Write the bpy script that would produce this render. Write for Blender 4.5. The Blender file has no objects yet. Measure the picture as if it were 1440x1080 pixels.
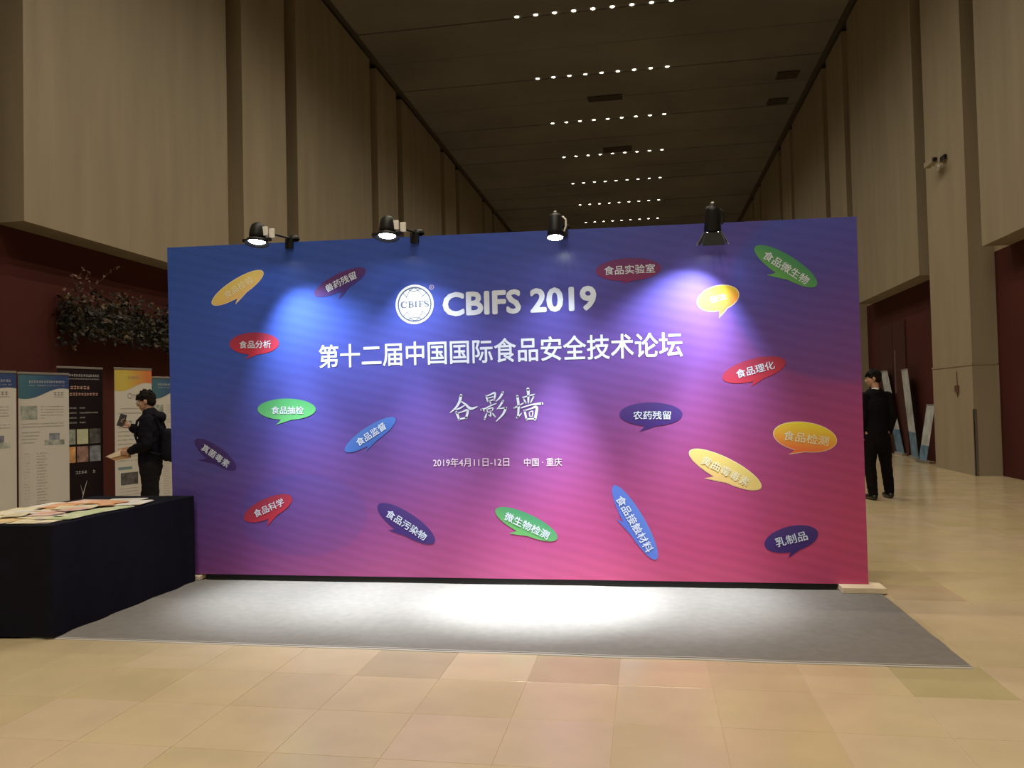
import bpy, bmesh, math, random
from mathutils import Vector, Matrix, noise, Quaternion
R = math.radians
rnd = random.Random(7)
S = bpy.context.scene
COL = S.collection

# ------------------------------------------------------------------ camera, world, lights, exposure
H_EYE = 1.5
cam_d = bpy.data.cameras.new('camera'); cam = bpy.data.objects.new('camera', cam_d); COL.objects.link(cam)
cam_d.sensor_width = 36; cam_d.lens = 1100 * 36 / 1440; cam_d.clip_end = 300; cam_d.clip_start = .05
right = Vector((0.9853928, 0.1687433, -0.0229504)); up = Vector((0.0269909, -0.0216899, 0.9994003)); fwd = Vector((-0.1681443, 0.9854214, 0.0259276))
m = Matrix((right, up, -fwd)).transposed().to_4x4(); m.translation = (0, 0, H_EYE)
cam.matrix_world = m
S.camera = cam
S.view_settings.view_transform = 'Standard'; S.view_settings.look = 'None'
S.view_settings.exposure = 0.0; S.view_settings.gamma = 1.0; S.view_settings.use_curve_mapping = False
w = bpy.data.worlds.new('world'); S.world = w; w.use_nodes = True
w.node_tree.nodes['Background'].inputs[0].default_value = (.9, .8, .65, 1)
w.node_tree.nodes['Background'].inputs[1].default_value = .05

# hall dimensions (metres, +Y runs down the hall)
XL, XR, HC, HW, DEP = -8.06, 5.89, 12.15, 4.08, .45
Y0, Y1 = -14.0, 62.0
ROW0, ROWD = 21.024, 4.1885
LX0, LX1 = -3.217, .958
PY = 6.43                       # face of the backdrop

def spot(name, loc, direction, power, size, blend, color, radius=.05, parent=None):
    l = bpy.data.lights.new(name, 'SPOT'); l.energy = power; l.spot_size = R(size); l.spot_blend = blend
    l.color = color; l.shadow_soft_size = radius
    o = bpy.data.objects.new(name, l); COL.objects.link(o); o.location = loc
    o.rotation_mode = 'QUATERNION'; o.rotation_quaternion = Vector(direction).to_track_quat('-Z', 'Y')
    if parent: o.parent = parent
    return o
CEIL_W = 530
for i in range(-8, 9):
    y = ROW0 + ROWD * i
    for x in (LX0 + .522, (LX0 + LX1) / 2, LX1 - .522):
        k = 1.0 if i < -3 else (.74 if i < 0 else .52)
        spot('downlight_beam', (x, y, HC - .005), (0, 0, -1), CEIL_W * k, 150, .9, (1, .875, .68), .05)
LAMPS = [(-3.18, 'dome'), (-2.04, 'dome'), (-.665, 'can'), (.535, 'barn')]

# ------------------------------------------------------------------ helpers
def mat(name, color=(.5, .5, .5), rough=.6, metal=0., spec=.5, emis=None, estr=0., noise_scale=None, noise_amt=.15, bump=0., bump_scale=80., stretch=None, alpha=None):
    m = bpy.data.materials.new(name); m.use_nodes = True
    nt = m.node_tree; b = nt.nodes['Principled BSDF']
    b.inputs['Base Color'].default_value = (*color, 1); b.inputs['Roughness'].default_value = rough
    b.inputs['Metallic'].default_value = metal; b.inputs['Specular IOR Level'].default_value = spec
    if emis:
        b.inputs['Emission Color'].default_value = (*emis, 1); b.inputs['Emission Strength'].default_value = estr
    tc = None
    def coords(sc):
        nonlocal tc
        tc = nt.nodes.new('ShaderNodeNewGeometry') if tc is None else tc
        mp = nt.nodes.new('ShaderNodeMapping'); nt.links.new(tc.outputs['Position'], mp.inputs[0])
        mp.inputs['Scale'].default_value = stretch or (1, 1, 1)
        return mp.outputs[0]
    if noise_scale:
        n = nt.nodes.new('ShaderNodeTexNoise'); n.inputs['Scale'].default_value = noise_scale; n.inputs['Detail'].default_value = 5
        nt.links.new(coords(1), n.inputs['Vector'])
        mx = nt.nodes.new('ShaderNodeMixRGB'); mx.blend_type = 'MIX'
        mx.inputs[1].default_value = (*[c * (1 - noise_amt) for c in color], 1)
        mx.inputs[2].default_value = (*[min(1, c * (1 + noise_amt)) for c in color], 1)
        rp = nt.nodes.new('ShaderNodeValToRGB'); rp.color_ramp.elements[0].position = .3; rp.color_ramp.elements[1].position = .7
        nt.links.new(n.outputs[0], rp.inputs[0]); nt.links.new(rp.outputs[0], mx.inputs[0]); nt.links.new(mx.outputs[0], b.inputs['Base Color'])
    if bump:
        n2 = nt.nodes.new('ShaderNodeTexNoise'); n2.inputs['Scale'].default_value = bump_scale; n2.inputs['Detail'].default_value = 3
        nt.links.new(coords(1), n2.inputs['Vector'])
        bp = nt.nodes.new('ShaderNodeBump'); bp.inputs['Strength'].default_value = bump; bp.inputs['Distance'].default_value = .01
        nt.links.new(n2.outputs[0], bp.inputs['Height']); nt.links.new(bp.outputs[0], b.inputs['Normal'])
    return m

class MB:
    """collects geometry for ONE mesh object"""
    def __init__(s): s.v = []; s.f = []; s.mi = []; s.smooth = []
    def add(s, vs, fs, mi=0, smooth=False):
        o = len(s.v); s.v += [tuple(v) for v in vs]
        for f in fs: s.f.append([o + i for i in f]); s.mi.append(mi); s.smooth.append(smooth)
        return s
    def box(s, x0, x1, y0, y1, z0, z1, mi=0):
        return s.add([(x0, y0, z0), (x1, y0, z0), (x1, y1, z0), (x0, y1, z0), (x0, y0, z1), (x1, y0, z1), (x1, y1, z1), (x0, y1, z1)],
                     [(0, 3, 2, 1), (4, 5, 6, 7), (0, 1, 5, 4), (1, 2, 6, 5), (2, 3, 7, 6), (3, 0, 4, 7)], mi)
    def cbox(s, x0, x1, y0, y1, z0, z1, c=.01, mi=0):
        """box with a chamfer round every edge of the top and the uprights"""
        def ring(d, z): return [(x0 + d, y0, z), (x1 - d, y0, z), (x1, y0 + d, z), (x1, y1 - d, z), (x1 - d, y1, z), (x0 + d, y1, z), (x0, y1 - d, z), (x0, y0 + d, z)]
        def ring2(z): return [(x0 + c, y0 + c * .5, z), (x1 - c, y0 + c * .5, z), (x1 - c * .5, y0 + c, z), (x1 - c * .5, y1 - c, z), (x1 - c, y1 - c * .5, z), (x0 + c, y1 - c * .5, z), (x0 + c * .5, y1 - c, z), (x0 + c * .5, y0 + c, z)]
        vs = ring(c, z0) + ring(c, z1 - c * .5) + ring2(z1)
        fs = [tuple(range(7, -1, -1)), tuple(range(16, 24))]
        for k in range(2):
            for i in range(8):
                j = (i + 1) % 8; fs.append((k * 8 + i, k * 8 + j, k * 8 + 8 + j, k * 8 + 8 + i))
        return s.add(vs, fs, mi)
    def tube(s, p0, p1, r0, r1=None, n=12, mi=0, cap=True):
        r1 = r0 if r1 is None else r1
        p0, p1 = Vector(p0), Vector(p1); d = (p1 - p0).normalized()
        a = d.orthogonal().normalized(); b = d.cross(a)
        vs = [p0 + (a * math.cos(t) + b * math.sin(t)) * r0 for t in [2 * math.pi * i / n for i in range(n)]]
        vs += [p1 + (a * math.cos(t) + b * math.sin(t)) * r1 for t in [2 * math.pi * i / n for i in range(n)]]
        fs = [(i, (i + 1) % n, n + (i + 1) % n, n + i) for i in range(n)]
        s.add(vs, fs, mi, True)
        if cap: s.add(vs, [tuple(range(n - 1, -1, -1)), tuple(range(n, 2 * n))], mi)
        return s
    def lathe(s, prof, c=(0, 0, 0), axis=(0, 0, 1), n=24, mi=0):
        """prof: list of (radius, height along axis)"""
        c = Vector(c); d = Vector(axis).normalized(); a = d.orthogonal().normalized(); b = d.cross(a)
        vs = []
        for r, h in prof:
            for i in range(n):
                t = 2 * math.pi * i / n; vs.append(c + d * h + (a * math.cos(t) + b * math.sin(t)) * r)
        fs = []
        for k in range(len(prof) - 1):
            for i in range(n):
                j = (i + 1) % n; fs.append((k * n + i, k * n + j, (k + 1) * n + j, (k + 1) * n + i))
        return s.add(vs, fs, mi, True)
    def build(s, name, m, parent=None, **tags):
        me = bpy.data.meshes.new(name); me.from_pydata(s.v, [], s.f)
        ms = m if isinstance(m, (list, tuple)) else [m]
        for q in ms: me.materials.append(q)
        me.polygons.foreach_set('material_index', s.mi); me.polygons.foreach_set('use_smooth', s.smooth)
        me.update(); me.validate()
        return link(name, me, parent, **tags)

def link(name, me, parent=None, **tags):
    o = bpy.data.objects.new(name, me); COL.objects.link(o)
    if parent: o.parent = parent
    for k, v in tags.items(): o[k] = v
    return o
def thing(name, label, cat, loc=(0, 0, 0), rotz=0., group=None):
    o = bpy.data.objects.new(name, None); COL.objects.link(o); o.empty_display_size = .1
    o.location = loc; o.rotation_euler = (0, 0, rotz); o['label'] = label; o['category'] = cat
    if group: o['group'] = group
    return o
def tag(o, label, cat, group=None):
    o['label'] = label; o['category'] = cat
    if group: o['group'] = group
    return o
def recalc(me):
    bm = bmesh.new(); bm.from_mesh(me); bmesh.ops.recalc_face_normals(bm, faces=bm.faces); bm.to_mesh(me); bm.free()

# ------------------------------------------------------------------ materials
M = {}
def tile_material():
    m = mat('floor_stone', (.5, .4, .25), rough=.3, spec=.5)
    nt = m.node_tree; b = nt.nodes['Principled BSDF']; L = nt.links.new; N = nt.nodes.new
    g = N('ShaderNodeNewGeometry'); mp = N('ShaderNodeMapping'); L(g.outputs['Position'], mp.inputs[0])
    mp.inputs['Location'].default_value = (1.65 / .488, -4.21 / .488, 0); mp.inputs['Scale'].default_value = (1 / .488, 1 / .488, 0)
    fl = N('ShaderNodeVectorMath'); fl.operation = 'FLOOR'; L(mp.outputs[0], fl.inputs[0])
    wn = N('ShaderNodeTexWhiteNoise'); L(fl.outputs[0], wn.inputs['Vector'])
    rp = N('ShaderNodeValToRGB'); e = rp.color_ramp.elements
    e[0].position = 0; e[0].color = (.50, .41, .245, 1); e[1].position = 1; e[1].color = (.54, .43, .30, 1)
    for pos, c in ((.2, (.52, .43, .265)), (.5, (.545, .445, .275)), (.8, (.54, .44, .30))):
        q = e.new(pos); q.color = (*c, 1)
    L(wn.outputs['Value'], rp.inputs[0])
    n = N('ShaderNodeTexNoise'); n.inputs['Scale'].default_value = 3.2; n.inputs['Detail'].default_value = 4; L(g.outputs['Position'], n.inputs['Vector'])
    r2 = N('ShaderNodeValToRGB'); r2.color_ramp.elements[0].position = .3; r2.color_ramp.elements[1].position = .75
    r2.color_ramp.elements[0].color = (.93, .93, .92, 1); r2.color_ramp.elements[1].color = (1.04, 1.03, 1.02, 1)
    L(n.outputs[0], r2.inputs[0])
    mx = N('ShaderNodeMixRGB'); mx.blend_type = 'MULTIPLY'; mx.inputs[0].default_value = 1; L(rp.outputs[0], mx.inputs[1]); L(r2.outputs[0], mx.inputs[2])
    oi = N('ShaderNodeObjectInfo'); m2 = N('ShaderNodeMixRGB'); m2.blend_type = 'MULTIPLY'; m2.inputs[0].default_value = 1
    L(mx.outputs[0], m2.inputs[1]); L(oi.outputs['Color'], m2.inputs[2]); L(m2.outputs[0], b.inputs['Base Color'])
    r3 = N('ShaderNodeMapRange'); r3.inputs['To Min'].default_value = .13; r3.inputs['To Max'].default_value = .24; L(n.outputs[0], r3.inputs[0]); L(r3.outputs[0], b.inputs['Roughness'])
    return m
M['tile'] = tile_material()
M['grout'] = mat('grout', (.48, .385, .25), .6)
M['stone'] = mat('wall_stone', (.262, .222, .155), .62, noise_scale=1.4, noise_amt=.10, stretch=(2.2, 2.2, .22), bump=.12, bump_scale=26)
M['pier'] = mat('pier_stone', (.29, .245, .17), .55, noise_scale=1.1, noise_amt=.10, stretch=(2, 2, .3), bump=.10, bump_scale=20)
M['backstone'] = mat('gap_stone', (.28, .215, .14), .75, noise_scale=2, noise_amt=.1)
M['red'] = mat('red_wall', (.058, .0125, .0095), .8, spec=.2, noise_scale=.8, noise_amt=.12, bump=.05, bump_scale=60)
M['ceil'] = mat('ceiling_panel', (.135, .128, .112), .85, noise_scale=.35, noise_amt=.2)
M['ceildark'] = mat('ceiling_void', (.05, .04, .03), .9)
M['steel'] = mat('brushed_steel', (.3, .28, .25), .4, .8)
M['black'] = mat('black_plastic', (.008, .008, .009), .5, spec=.25)
M['white'] = mat('white_plastic', (.75, .75, .72), .5)
M['alu'] = mat('aluminium', (.55, .55, .55), .35, .9)
M['bulb'] = mat('downlight_bulb', (1, 1, 1), .5, emis=(1, .85, .62), estr=14)
M['lens'] = mat('spotlight_lens', (1, 1, 1), .3, emis=(.86, .95, 1), estr=45)
M['cloth'] = mat('navy_tablecloth', (.0055, .0055, .012), .9, spec=.15, noise_scale=9, noise_amt=.2, bump=.1, bump_scale=300)
M['carpet'] = mat('grey_carpet', (.19, .18, .162), .95, spec=.1, noise_scale=16, noise_amt=.07, bump=.4, bump_scale=420)
M['tape'] = mat('carpet_edge', (.42, .39, .36), .7)
M['wood'] = mat('pale_plywood', (.62, .52, .36), .7, noise_scale=12, noise_amt=.12, stretch=(1, 8, 8))
M['leg'] = mat('painted_leg', (.10, .03, .02), .5)

# ------------------------------------------------------------------ the setting: floor
T = .488; TX0, TY0 = -1.65, 4.21
fb = MB(); fb.box(XL - DEP - .3, XR + DEP + .3, Y0, Y1, -.3, -.0022)
floor = fb.build('floor', M['grout'], kind='structure')
def hidden_by_backdrop(x, y):
    """the straight line from the eye to a floor point passes through the backdrop or lies under carpet or table"""
    if y > PY:
        xx = x * PY / y
        return -4.2 < xx < 1.62
    return (-4.3 < x < 1.5 and 4.9 < y) or (x < -3.9 and y > 4.8)
cells = []
for i in range(-15, 18):
    for j in range(-38, 119):
        x0 = TX0 + i * T; y0 = TY0 + j * T
        if x0 < XL - DEP - T or x0 > XR + DEP: continue
        cx, cy = x0 + T / 2, y0 + T / 2
        q = Vector((cx, cy, -H_EYE)); d = q.dot(fwd); vis = False
        if d > .5:
            px = 720 + 1100 * q.dot(right) / d; py = 540 - 1100 * q.dot(up) / d
            ext = 1100 * T / d
            vis = -ext < px < 1440 + ext and py < 1080 + ext and not hidden_by_backdrop(cx, cy)
        cells.append((0 if vis else 1, math.hypot(cx, cy), x0, y0))
cells.sort()
g = .0013
def tile_geo(mb, x0, y0):
    c = .001
    a, b2, e, f = x0 + g, x0 + T - g, y0 + g, y0 + T - g
    z = 0.0
    mb.add([(a, e, -.006), (b2, e, -.006), (b2, f, -.006), (a, f, -.006), (a, e, z - c), (b2, e, z - c), (b2, f, z - c), (a, f, z - c),
            (a + c, e + c, z), (b2 - c, e + c, z), (b2 - c, f - c, z), (a + c, f - c, z)],
           [(0, 1, 5, 4), (1, 2, 6, 5), (2, 3, 7, 6), (3, 0, 4, 7), (4, 5, 9, 8), (5, 6, 10, 9), (6, 7, 11, 10), (7, 4, 8, 11), (8, 9, 10, 11)])
tm = MB(); tile_geo(tm, 0, 0)
proto = tm.build('floor_tile', M['tile'], floor); tile_me = proto.data
DARK = {(0, 0): (.80, .82, .80), (2, 0): (.84, .83, .80), (6, 0): (.82, .86, .76), (3, 0): (1, .96, .95), (-2, 1): (.9, .9, .9), (5, 4): (.85, .85, .82), (7, 4): (.86, .84, .8)}
for k, (v, dist, x0, y0) in enumerate(cells[:300]):
    o = proto if k == 0 else link('floor_tile', tile_me, floor)
    o.location = (x0, y0, 0)
    key = (round((x0 - TX0) / T), round((y0 - TY0) / T)); o.color = (*DARK.get(key, (1, 1, 1)), 1)
rest = MB()
for v, dist, x0, y0 in cells[300:]: tile_geo(rest, x0, y0)
rest.build('floor_tiling', M['tile'], floor, kind='stuff')

# ------------------------------------------------------------------ walls
def side_wall(side, X, pier0, s):
    """s = +1: the wall stands on the +x side. Recess wall behind, stone piers to the floor, stone panels that end at HW"""
    xa, xb = (X, X + DEP) if s > 0 else (X - DEP, X)
    back = X + s * DEP
    wb = MB()
    b0, b1 = (back, back + .25) if s > 0 else (back - .25, back)
    wb.box(b0, b1, Y0, Y1, HW, HC + .2, 0)
    wb.box(b0, b1, Y0, Y1, -.006, HW, 1)
    wall = wb.build('wall_' + side, [M['backstone'], M['red']], kind='structure')
    P = 2 * ROWD
    k = -4
    while True:
        a = pier0 + P * k; k += 1
        if a > Y1: break
        if a + P > Y0:
            # pier: a lower dado block, a shaft above it, a thin projecting course at the joint
            lo, hi = max(a, Y0), min(a + 2.0, Y1)
            if hi > lo:
                mb = MB(); mb.box(xa, xb, lo, hi, 0, 2.03); mb.build('pier_dado', M['pier'], wall)
                mb = MB(); mb.box(xa + (.008 if s > 0 else 0), xb - (.008 if s < 0 else 0), lo + .006, hi - .006, 2.05, HC); mb.build('pier_shaft', M['pier'], wall)
                mb = MB(); mb.box(xa - (.012 if s > 0 else -.02), xb + (.012 if s < 0 else -.02), lo - .008, hi + .008, 2.025, 2.055); mb.build('pier_course', M['pier'], wall)
            lo, hi = max(a + 2.58, Y0), min(a + P - .62, Y1)
            if hi > lo:
                mb = MB(); mb.box(xa, xb, lo, hi, HW, HC); mb.build('stone_panel', M['stone'], wall)
    return wall
wall_left = side_wall('left', XL, 14.88, -1)
wall_right = side_wall('right', XR, 15.50, 1)
for nm, y0, y1 in (('wall_far', Y1, Y1 + .3), ('wall_back', Y0 - .3, Y0)):
    mb = MB(); mb.box(XL - DEP - .25, XR + DEP + .25, y0, y1, 0, HC + .2); mb.build(nm, M['stone'], kind='structure')
# ceiling: a dark void slab with shallow panels hung under it, split on the light rows
mb = MB(); mb.box(XL - DEP - .25, XR + DEP + .25, Y0, Y1, HC + .16, HC + .4); ceiling = mb.build('ceiling', M['ceildark'], kind='structure')
n = 0
y = ROW0 - ROWD * 9
while y < Y1:
    for a, b2 in ((.09, ROWD / 2 - .015), (ROWD / 2 + .015, ROWD - .09)):
        lo, hi = max(y + a, Y0), min(y + b2, Y1)
        if hi > lo:
            for xa, xb in ((XL + .22, -1.132), (-1.128, XR - .22)):
                mb = MB(); mb.box(xa, xb, lo, hi, HC + rnd.uniform(-.006, .006), HC + .16); mb.build('ceiling_panel', M['ceil'], ceiling)
    if Y0 < y < Y1:
        mb = MB(); mb.box(XL + .22, XR - .22, y - .07, y + .07, HC + .02, HC + .16); mb.build('light_slot', M['ceil'], ceiling)
    y += ROWD
for x, y, sx, sy in ((4.88, 26.7, .35, .28), (4.93, 29.0, .35, .28), (-1.12, 27.3, .6, .22), (-.9, 33.0, .6, .3)):
    vt = thing('ceiling_vent', {26.7: 'dark ceiling vent near the right wall, the closer of two', 29.0: 'dark ceiling vent near the right wall, the farther of two', 27.3: 'faint dark ceiling vent between the second and third rows of downlights', 33.0: 'faint dark ceiling vent between the third and fourth rows of downlights'}[y], 'vent', (x, y, HC - .02))
    mb = MB(); mb.box(-sx, sx, -sy, -sy + .03, -.02, .0); mb.box(-sx, sx, sy - .03, sy, -.02, .0); mb.box(-sx, -sx + .03, -sy, sy, -.02, .0); mb.box(sx - .03, sx, -sy, sy, -.02, .0)
    mb.build('frame', M['ceildark'], vt)
    mb = MB(); mb.box(-sx + .02, sx - .02, -sy + .02, sy - .02, -.005, .0); mb.build('backing', M['ceildark'], vt)
    for q in range(5):
        yy = -sy + .06 + q * (2 * sy - .12) / 4
        mb = MB(); mb.box(-sx + .03, sx - .03, yy - .012, yy + .012, -.018, -.006); mb.build('slat', M['ceildark'], vt)

# dark cove along the ceiling edges
for side, x0, x1 in (('left', XL, XL + .22), ('right', XR - .22, XR)):
    mb = MB(); mb.box(x0, x1, Y0, Y1, HC + .10, HC + .16); mb.build('trim_' + side, M['ceildark'], kind='structure')

# ------------------------------------------------------------------ ceiling downlights
ORD = ['nearest', 'second', 'third', 'fourth', 'fifth', 'sixth', 'seventh']
ORX = ['leftmost', 'second from left', 'third from left', 'fourth from left', 'middle', 'fourth from right', 'third from right', 'second from right', 'rightmost']
trim = MB(); trim.lathe([(.060, 0), (.085, -.012), (.085, .0), (.060, .0)], n=16)
disc = MB(); disc.lathe([(.0, -.004), (.03, -.006), (.058, -.002)], n=16)
tme = bme = None
for i in range(7):
    for j in range(9):
        t = thing('ceiling_downlight', f'small round downlight, {ORX[j]} in the {ORD[i]} ceiling row', 'light', (LX0 + (LX1 - LX0) * j / 8, ROW0 + ROWD * i, HC + .006), group='downlights in rows along the ceiling')
        if tme is None:
            tme = trim.build('trim_ring', M['alu'], t).data; bme = disc.build('bulb', M['bulb'], t).data
        else:
            link('trim_ring', tme, t); link('bulb', bme, t)

# ------------------------------------------------------------------ carpet
def carpet_mesh():
    mb = MB(); x0, x1, y0, y1 = -4.22, 1.715, 4.665, 6.41
    nx, ny = 60, 18
    vs = []; fs = []
    for j in range(ny + 1):
        for i in range(nx + 1):
            x = x0 + (x1 - x0) * i / nx; y = y0 + (y1 - y0) * j / ny + (.012 * noise.noise((x * 2, 0, 0)) if j in (0,) else 0)
            if i == nx: x += .010 * noise.noise((0, y * 5, 3))
            if j == 0: y += .045 * (1 - i / nx) * .5
            vs.append((x, y, .009 + .0025 * noise.noise((x * 3, y * 3, 1))))
    for j in range(ny):
        for i in range(nx):
            a = j * (nx + 1) + i; fs.append((a, a + 1, a + nx + 2, a + nx + 1))
    mb.add(vs, fs, 0, True)
    # skirt down to the floor
    edge = [i for i in range(nx + 1)] + [(j) * (nx + 1) + nx for j in range(1, ny + 1)] + [ny * (nx + 1) + i for i in range(nx - 1, -1, -1)] + [j * (nx + 1) for j in range(ny - 1, 0, -1)]
    ev = [vs[e] for e in edge]; n = len(ev)
    mb.add(ev + [(v[0], v[1], .001) for v in ev], [(i, n + i, n + (i + 1) % n, (i + 1) % n) for i in range(n)])
    return mb, vs[:nx + 1]
mb, front = carpet_mesh()
rug = mb.build('carpet', M['carpet']); tag(rug, 'grey carpet runner lying on the beige floor in front of the backdrop', 'carpet')
mb = MB()
for a, b2 in zip(front, front[1:]):
    mb.add([(a[0], a[1] - .012, .002), (b2[0], b2[1] - .012, .002), (b2[0], b2[1] + .010, b2[2] + .0015), (a[0], a[1] + .010, a[2] + .0015)], [(0, 1, 2, 3)], 0, True)
mb.build('edge_binding', M['tape'], rug)

# ------------------------------------------------------------------ backdrop wall
BX = -1.28
bd = thing('display_board', 'large blue to pink printed forum backdrop board standing on the grey carpet', 'display board', (BX, PY, 0))
def PX(x): return x - BX
mx = {}
def print_material():
    m = mat('backdrop_print', rough=.26, spec=.4); nt = m.node_tree; b = nt.nodes['Principled BSDF']; L = nt.links.new; N = nt.nodes.new
    tc = N('ShaderNodeTexCoord'); sp = N('ShaderNodeSeparateXYZ'); L(tc.outputs['Object'], sp.inputs[0])
    def math_(op, a, b_=None, c=None):
        q = N('ShaderNodeMath'); q.operation = op
        for i, v in enumerate((a, b_, c)):
            if v is None: continue
            if isinstance(v, (int, float)): q.inputs[i].default_value = v
            else: L(v, q.inputs[i])
        return q.outputs[0]
    u = math_('MULTIPLY_ADD', sp.outputs[0], 1 / 5.86, .5)
    v = math_('MULTIPLY_ADD', sp.outputs[2], -1 / 2.95, 1.0)      # 0 at the top
    t = math_('ADD', math_('MULTIPLY', u, .42), math_('MULTIPLY', math_('POWER', v, 1.2), .60))
    t = math_('ADD', t, math_('MULTIPLY', math_('MULTIPLY', u, v), .10))
    # two big soft-cornered shapes of the print where the colour drops back towards indigo
    def blob(cx, cz, rx, rz):
        dx = math_('MULTIPLY', math_('SUBTRACT', sp.outputs[0], cx), 1 / rx); dz = math_('MULTIPLY', math_('SUBTRACT', sp.outputs[2], cz), 1 / rz)
        d = math_('ADD', math_('MULTIPLY', dx, dx), math_('MULTIPLY', dz, dz))
        mr = N('ShaderNodeMapRange'); mr.inputs['From Min'].default_value = .9; mr.inputs['From Max'].default_value = 1.06
        mr.inputs['To Min'].default_value = 1; mr.inputs['To Max'].default_value = 0; L(d, mr.inputs[0]); return mr.outputs[0]
    bl = math_('ADD', blob(PX(1.62), 2.35, .95, .75), math_('MULTIPLY', blob(PX(-2.98), .58, .60, .36), .5))
    t = math_('SUBTRACT', t, math_('MULTIPLY', bl, .085))
    rp = N('ShaderNodeValToRGB'); e = rp.color_ramp.elements
    stops = [(0., (.032, .088, .40)), (.22, (.048, .090, .42)), (.40, (.085, .068, .31)), (.56, (.155, .062, .25)), (.74, (.31, .060, .20)), (.92, (.42, .058, .165)), (1., (.47, .062, .16))]
    e[0].position = 0; e[0].color = (*stops[0][1], 1); e[1].position = 1; e[1].color = (*stops[-1][1], 1)
    for pos, c in stops[1:-1]: q = e.new(pos); q.color = (*c, 1)
    L(t, rp.inputs[0])
    # faint oblique banding of the fabric print
    mp = N('ShaderNodeMapping'); mp.inputs['Rotation'].default_value = (0, R(-14), 0); L(tc.outputs['Object'], mp.inputs[0])
    wv = N('ShaderNodeTexWave'); wv.bands_direction = 'Z'; wv.inputs['Scale'].default_value = 3.6; wv.inputs['Distortion'].default_value = 2.2; wv.inputs['Detail'].default_value = 2; wv.inputs['Detail Scale'].default_value = .6
    L(mp.outputs[0], wv.inputs[0])
    mr = N('ShaderNodeMapRange'); mr.inputs['To Min'].default_value = .955; mr.inputs['To Max'].default_value = 1.045; L(wv.outputs[0], mr.inputs[0])
    mm = N('ShaderNodeVectorMath'); mm.operation = 'SCALE'; L(rp.outputs[0], mm.inputs[0]); L(mr.outputs[0], mm.inputs['Scale'])
    L(mm.outputs[0], b.inputs['Base Color'])
    return m
M['print'] = print_material()
tl, tr, bl_, br_ = (-4.238, 2.990), (1.655, 2.900), (-4.206, .055), (1.650, .052)
def qd(mb, pts, y0, y1):
    vs = [(PX(x), y0, z) for x, z in pts] + [(PX(x), y1, z) for x, z in pts]
    mb.add(vs, [(0, 1, 2, 3), (7, 6, 5, 4), (0, 4, 5, 1), (1, 5, 6, 2), (2, 6, 7, 3), (3, 7, 4, 0)])
mb = MB(); qd(mb, [bl_, br_, tr, tl], 0, .012); mb.build('print_sheet', M['print'], bd)
# timber frame behind the print
for (x0, x1, z0, z1) in ((-4.19, 1.64, .055, .10), (-4.20, 1.64, 2.84, 2.89), (-4.2, -4.15, .10, 2.84), (1.59, 1.64, .10, 2.84), (-2.25, -2.20, .10, 2.84), (-.30, -.25, .10, 2.84)):
    mb = MB(); mb.box(PX(x0), PX(x1), .013, .055, z0, z1); mb.build('frame_batten', M['wood'], bd)
mb = MB(); mb.box(PX(-3.9), PX(1.42), .004, .12, .0095, .052); mb.build('base_beam', M['black'], bd, label='black base beam showing as a dark line under the print')
mb = MB(); mb.cbox(PX(1.43), PX(1.745), -.13, .07, .0125, .052, .004); mb.build('foot_block', M['wood'], bd)
mb = MB(); mb.cbox(PX(-4.18), PX(-3.93), -.05, .2, .0125, .045, .004); mb.build('foot_block', M['wood'], bd)
for x in (-3.4, -.3, 1.4):   # raking stays behind
    mb = MB(); mb.tube((PX(x), .06, 2.0), (PX(x), .95, .03), .018, n=8); mb.build('rear_stay', M['steel'], bd)

M['ink'] = mat('white_ink', (.60, .67, .82), .5)
M['inkdim'] = mat('pink_white_ink', (.62, .52, .62), .5)
M['logoline'] = mat('logo_line_ink', (.07, .10, .20), .5)
M['logowhite'] = mat('logo_white', (.70, .74, .76), .45)

def text_mesh(body, bold=0., width=None, height=None, spacing=1.0):
    """flat lettering in the XZ plane, centred on the origin, scaled to the width or height given"""
    cu = bpy.data.curves.new('lettering', 'FONT'); cu.body = body; cu.size = 1.0
    cu.resolution_u = 3; cu.space_character = spacing
    o = bpy.data.objects.new('lettering', cu); COL.objects.link(o)
    dg = bpy.context.evaluated_depsgraph_get(); dg.update()
    me = bpy.data.meshes.new_from_object(o.evaluated_get(dg)); bpy.data.objects.remove(o); bpy.data.curves.remove(cu)
    if bold:      # heavier strokes: the outline struck several times round a small circle
        vs = [v.co.copy() for v in me.vertices]; fs = [list(p_.vertices) for p_ in me.polygons]; V = []; F = []; nk = 9
        for k in range(nk):
            a = 2 * math.pi * k / 8; rr_ = 0 if k == 8 else bold; o_ = len(V)
            V += [(v.x + rr_ * math.cos(a), v.y + rr_ * math.sin(a), k) for v in vs]; F += [[o_ + i for i in f] for f in fs]
        bpy.data.meshes.remove(me); me = bpy.data.meshes.new('lettering'); me.from_pydata(V, [], F); me.update()
    xs = [v.co.x for v in me.vertices]; ys = [v.co.y for v in me.vertices]
    cx, cy = (min(xs) + max(xs)) / 2, (min(ys) + max(ys)) / 2; W = max(xs) - min(xs); Hh = max(ys) - min(ys)
    sx = width / W if width else height / Hh; sy = height / Hh if height else sx
    if not width: sx = sy
    for v in me.vertices: v.co = ((v.co.x - cx) * sx, -.00004 * v.co.z, (v.co.y - cy) * sy)
    me.materials.clear()
    return me
def lettering(name, body, x, z, y, m, parent, bold=0., width=None, height=None, ang=0., spacing=1.0, **tags):
    me = text_mesh(body, bold, width, height, spacing); me.name = name; me.materials.append(m)
    for p_ in me.polygons: p_.use_smooth = False
    o = link(name, me, parent, **tags); o.location = (x, y, z); o.rotation_euler = (0, -ang, 0)
    return o
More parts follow.
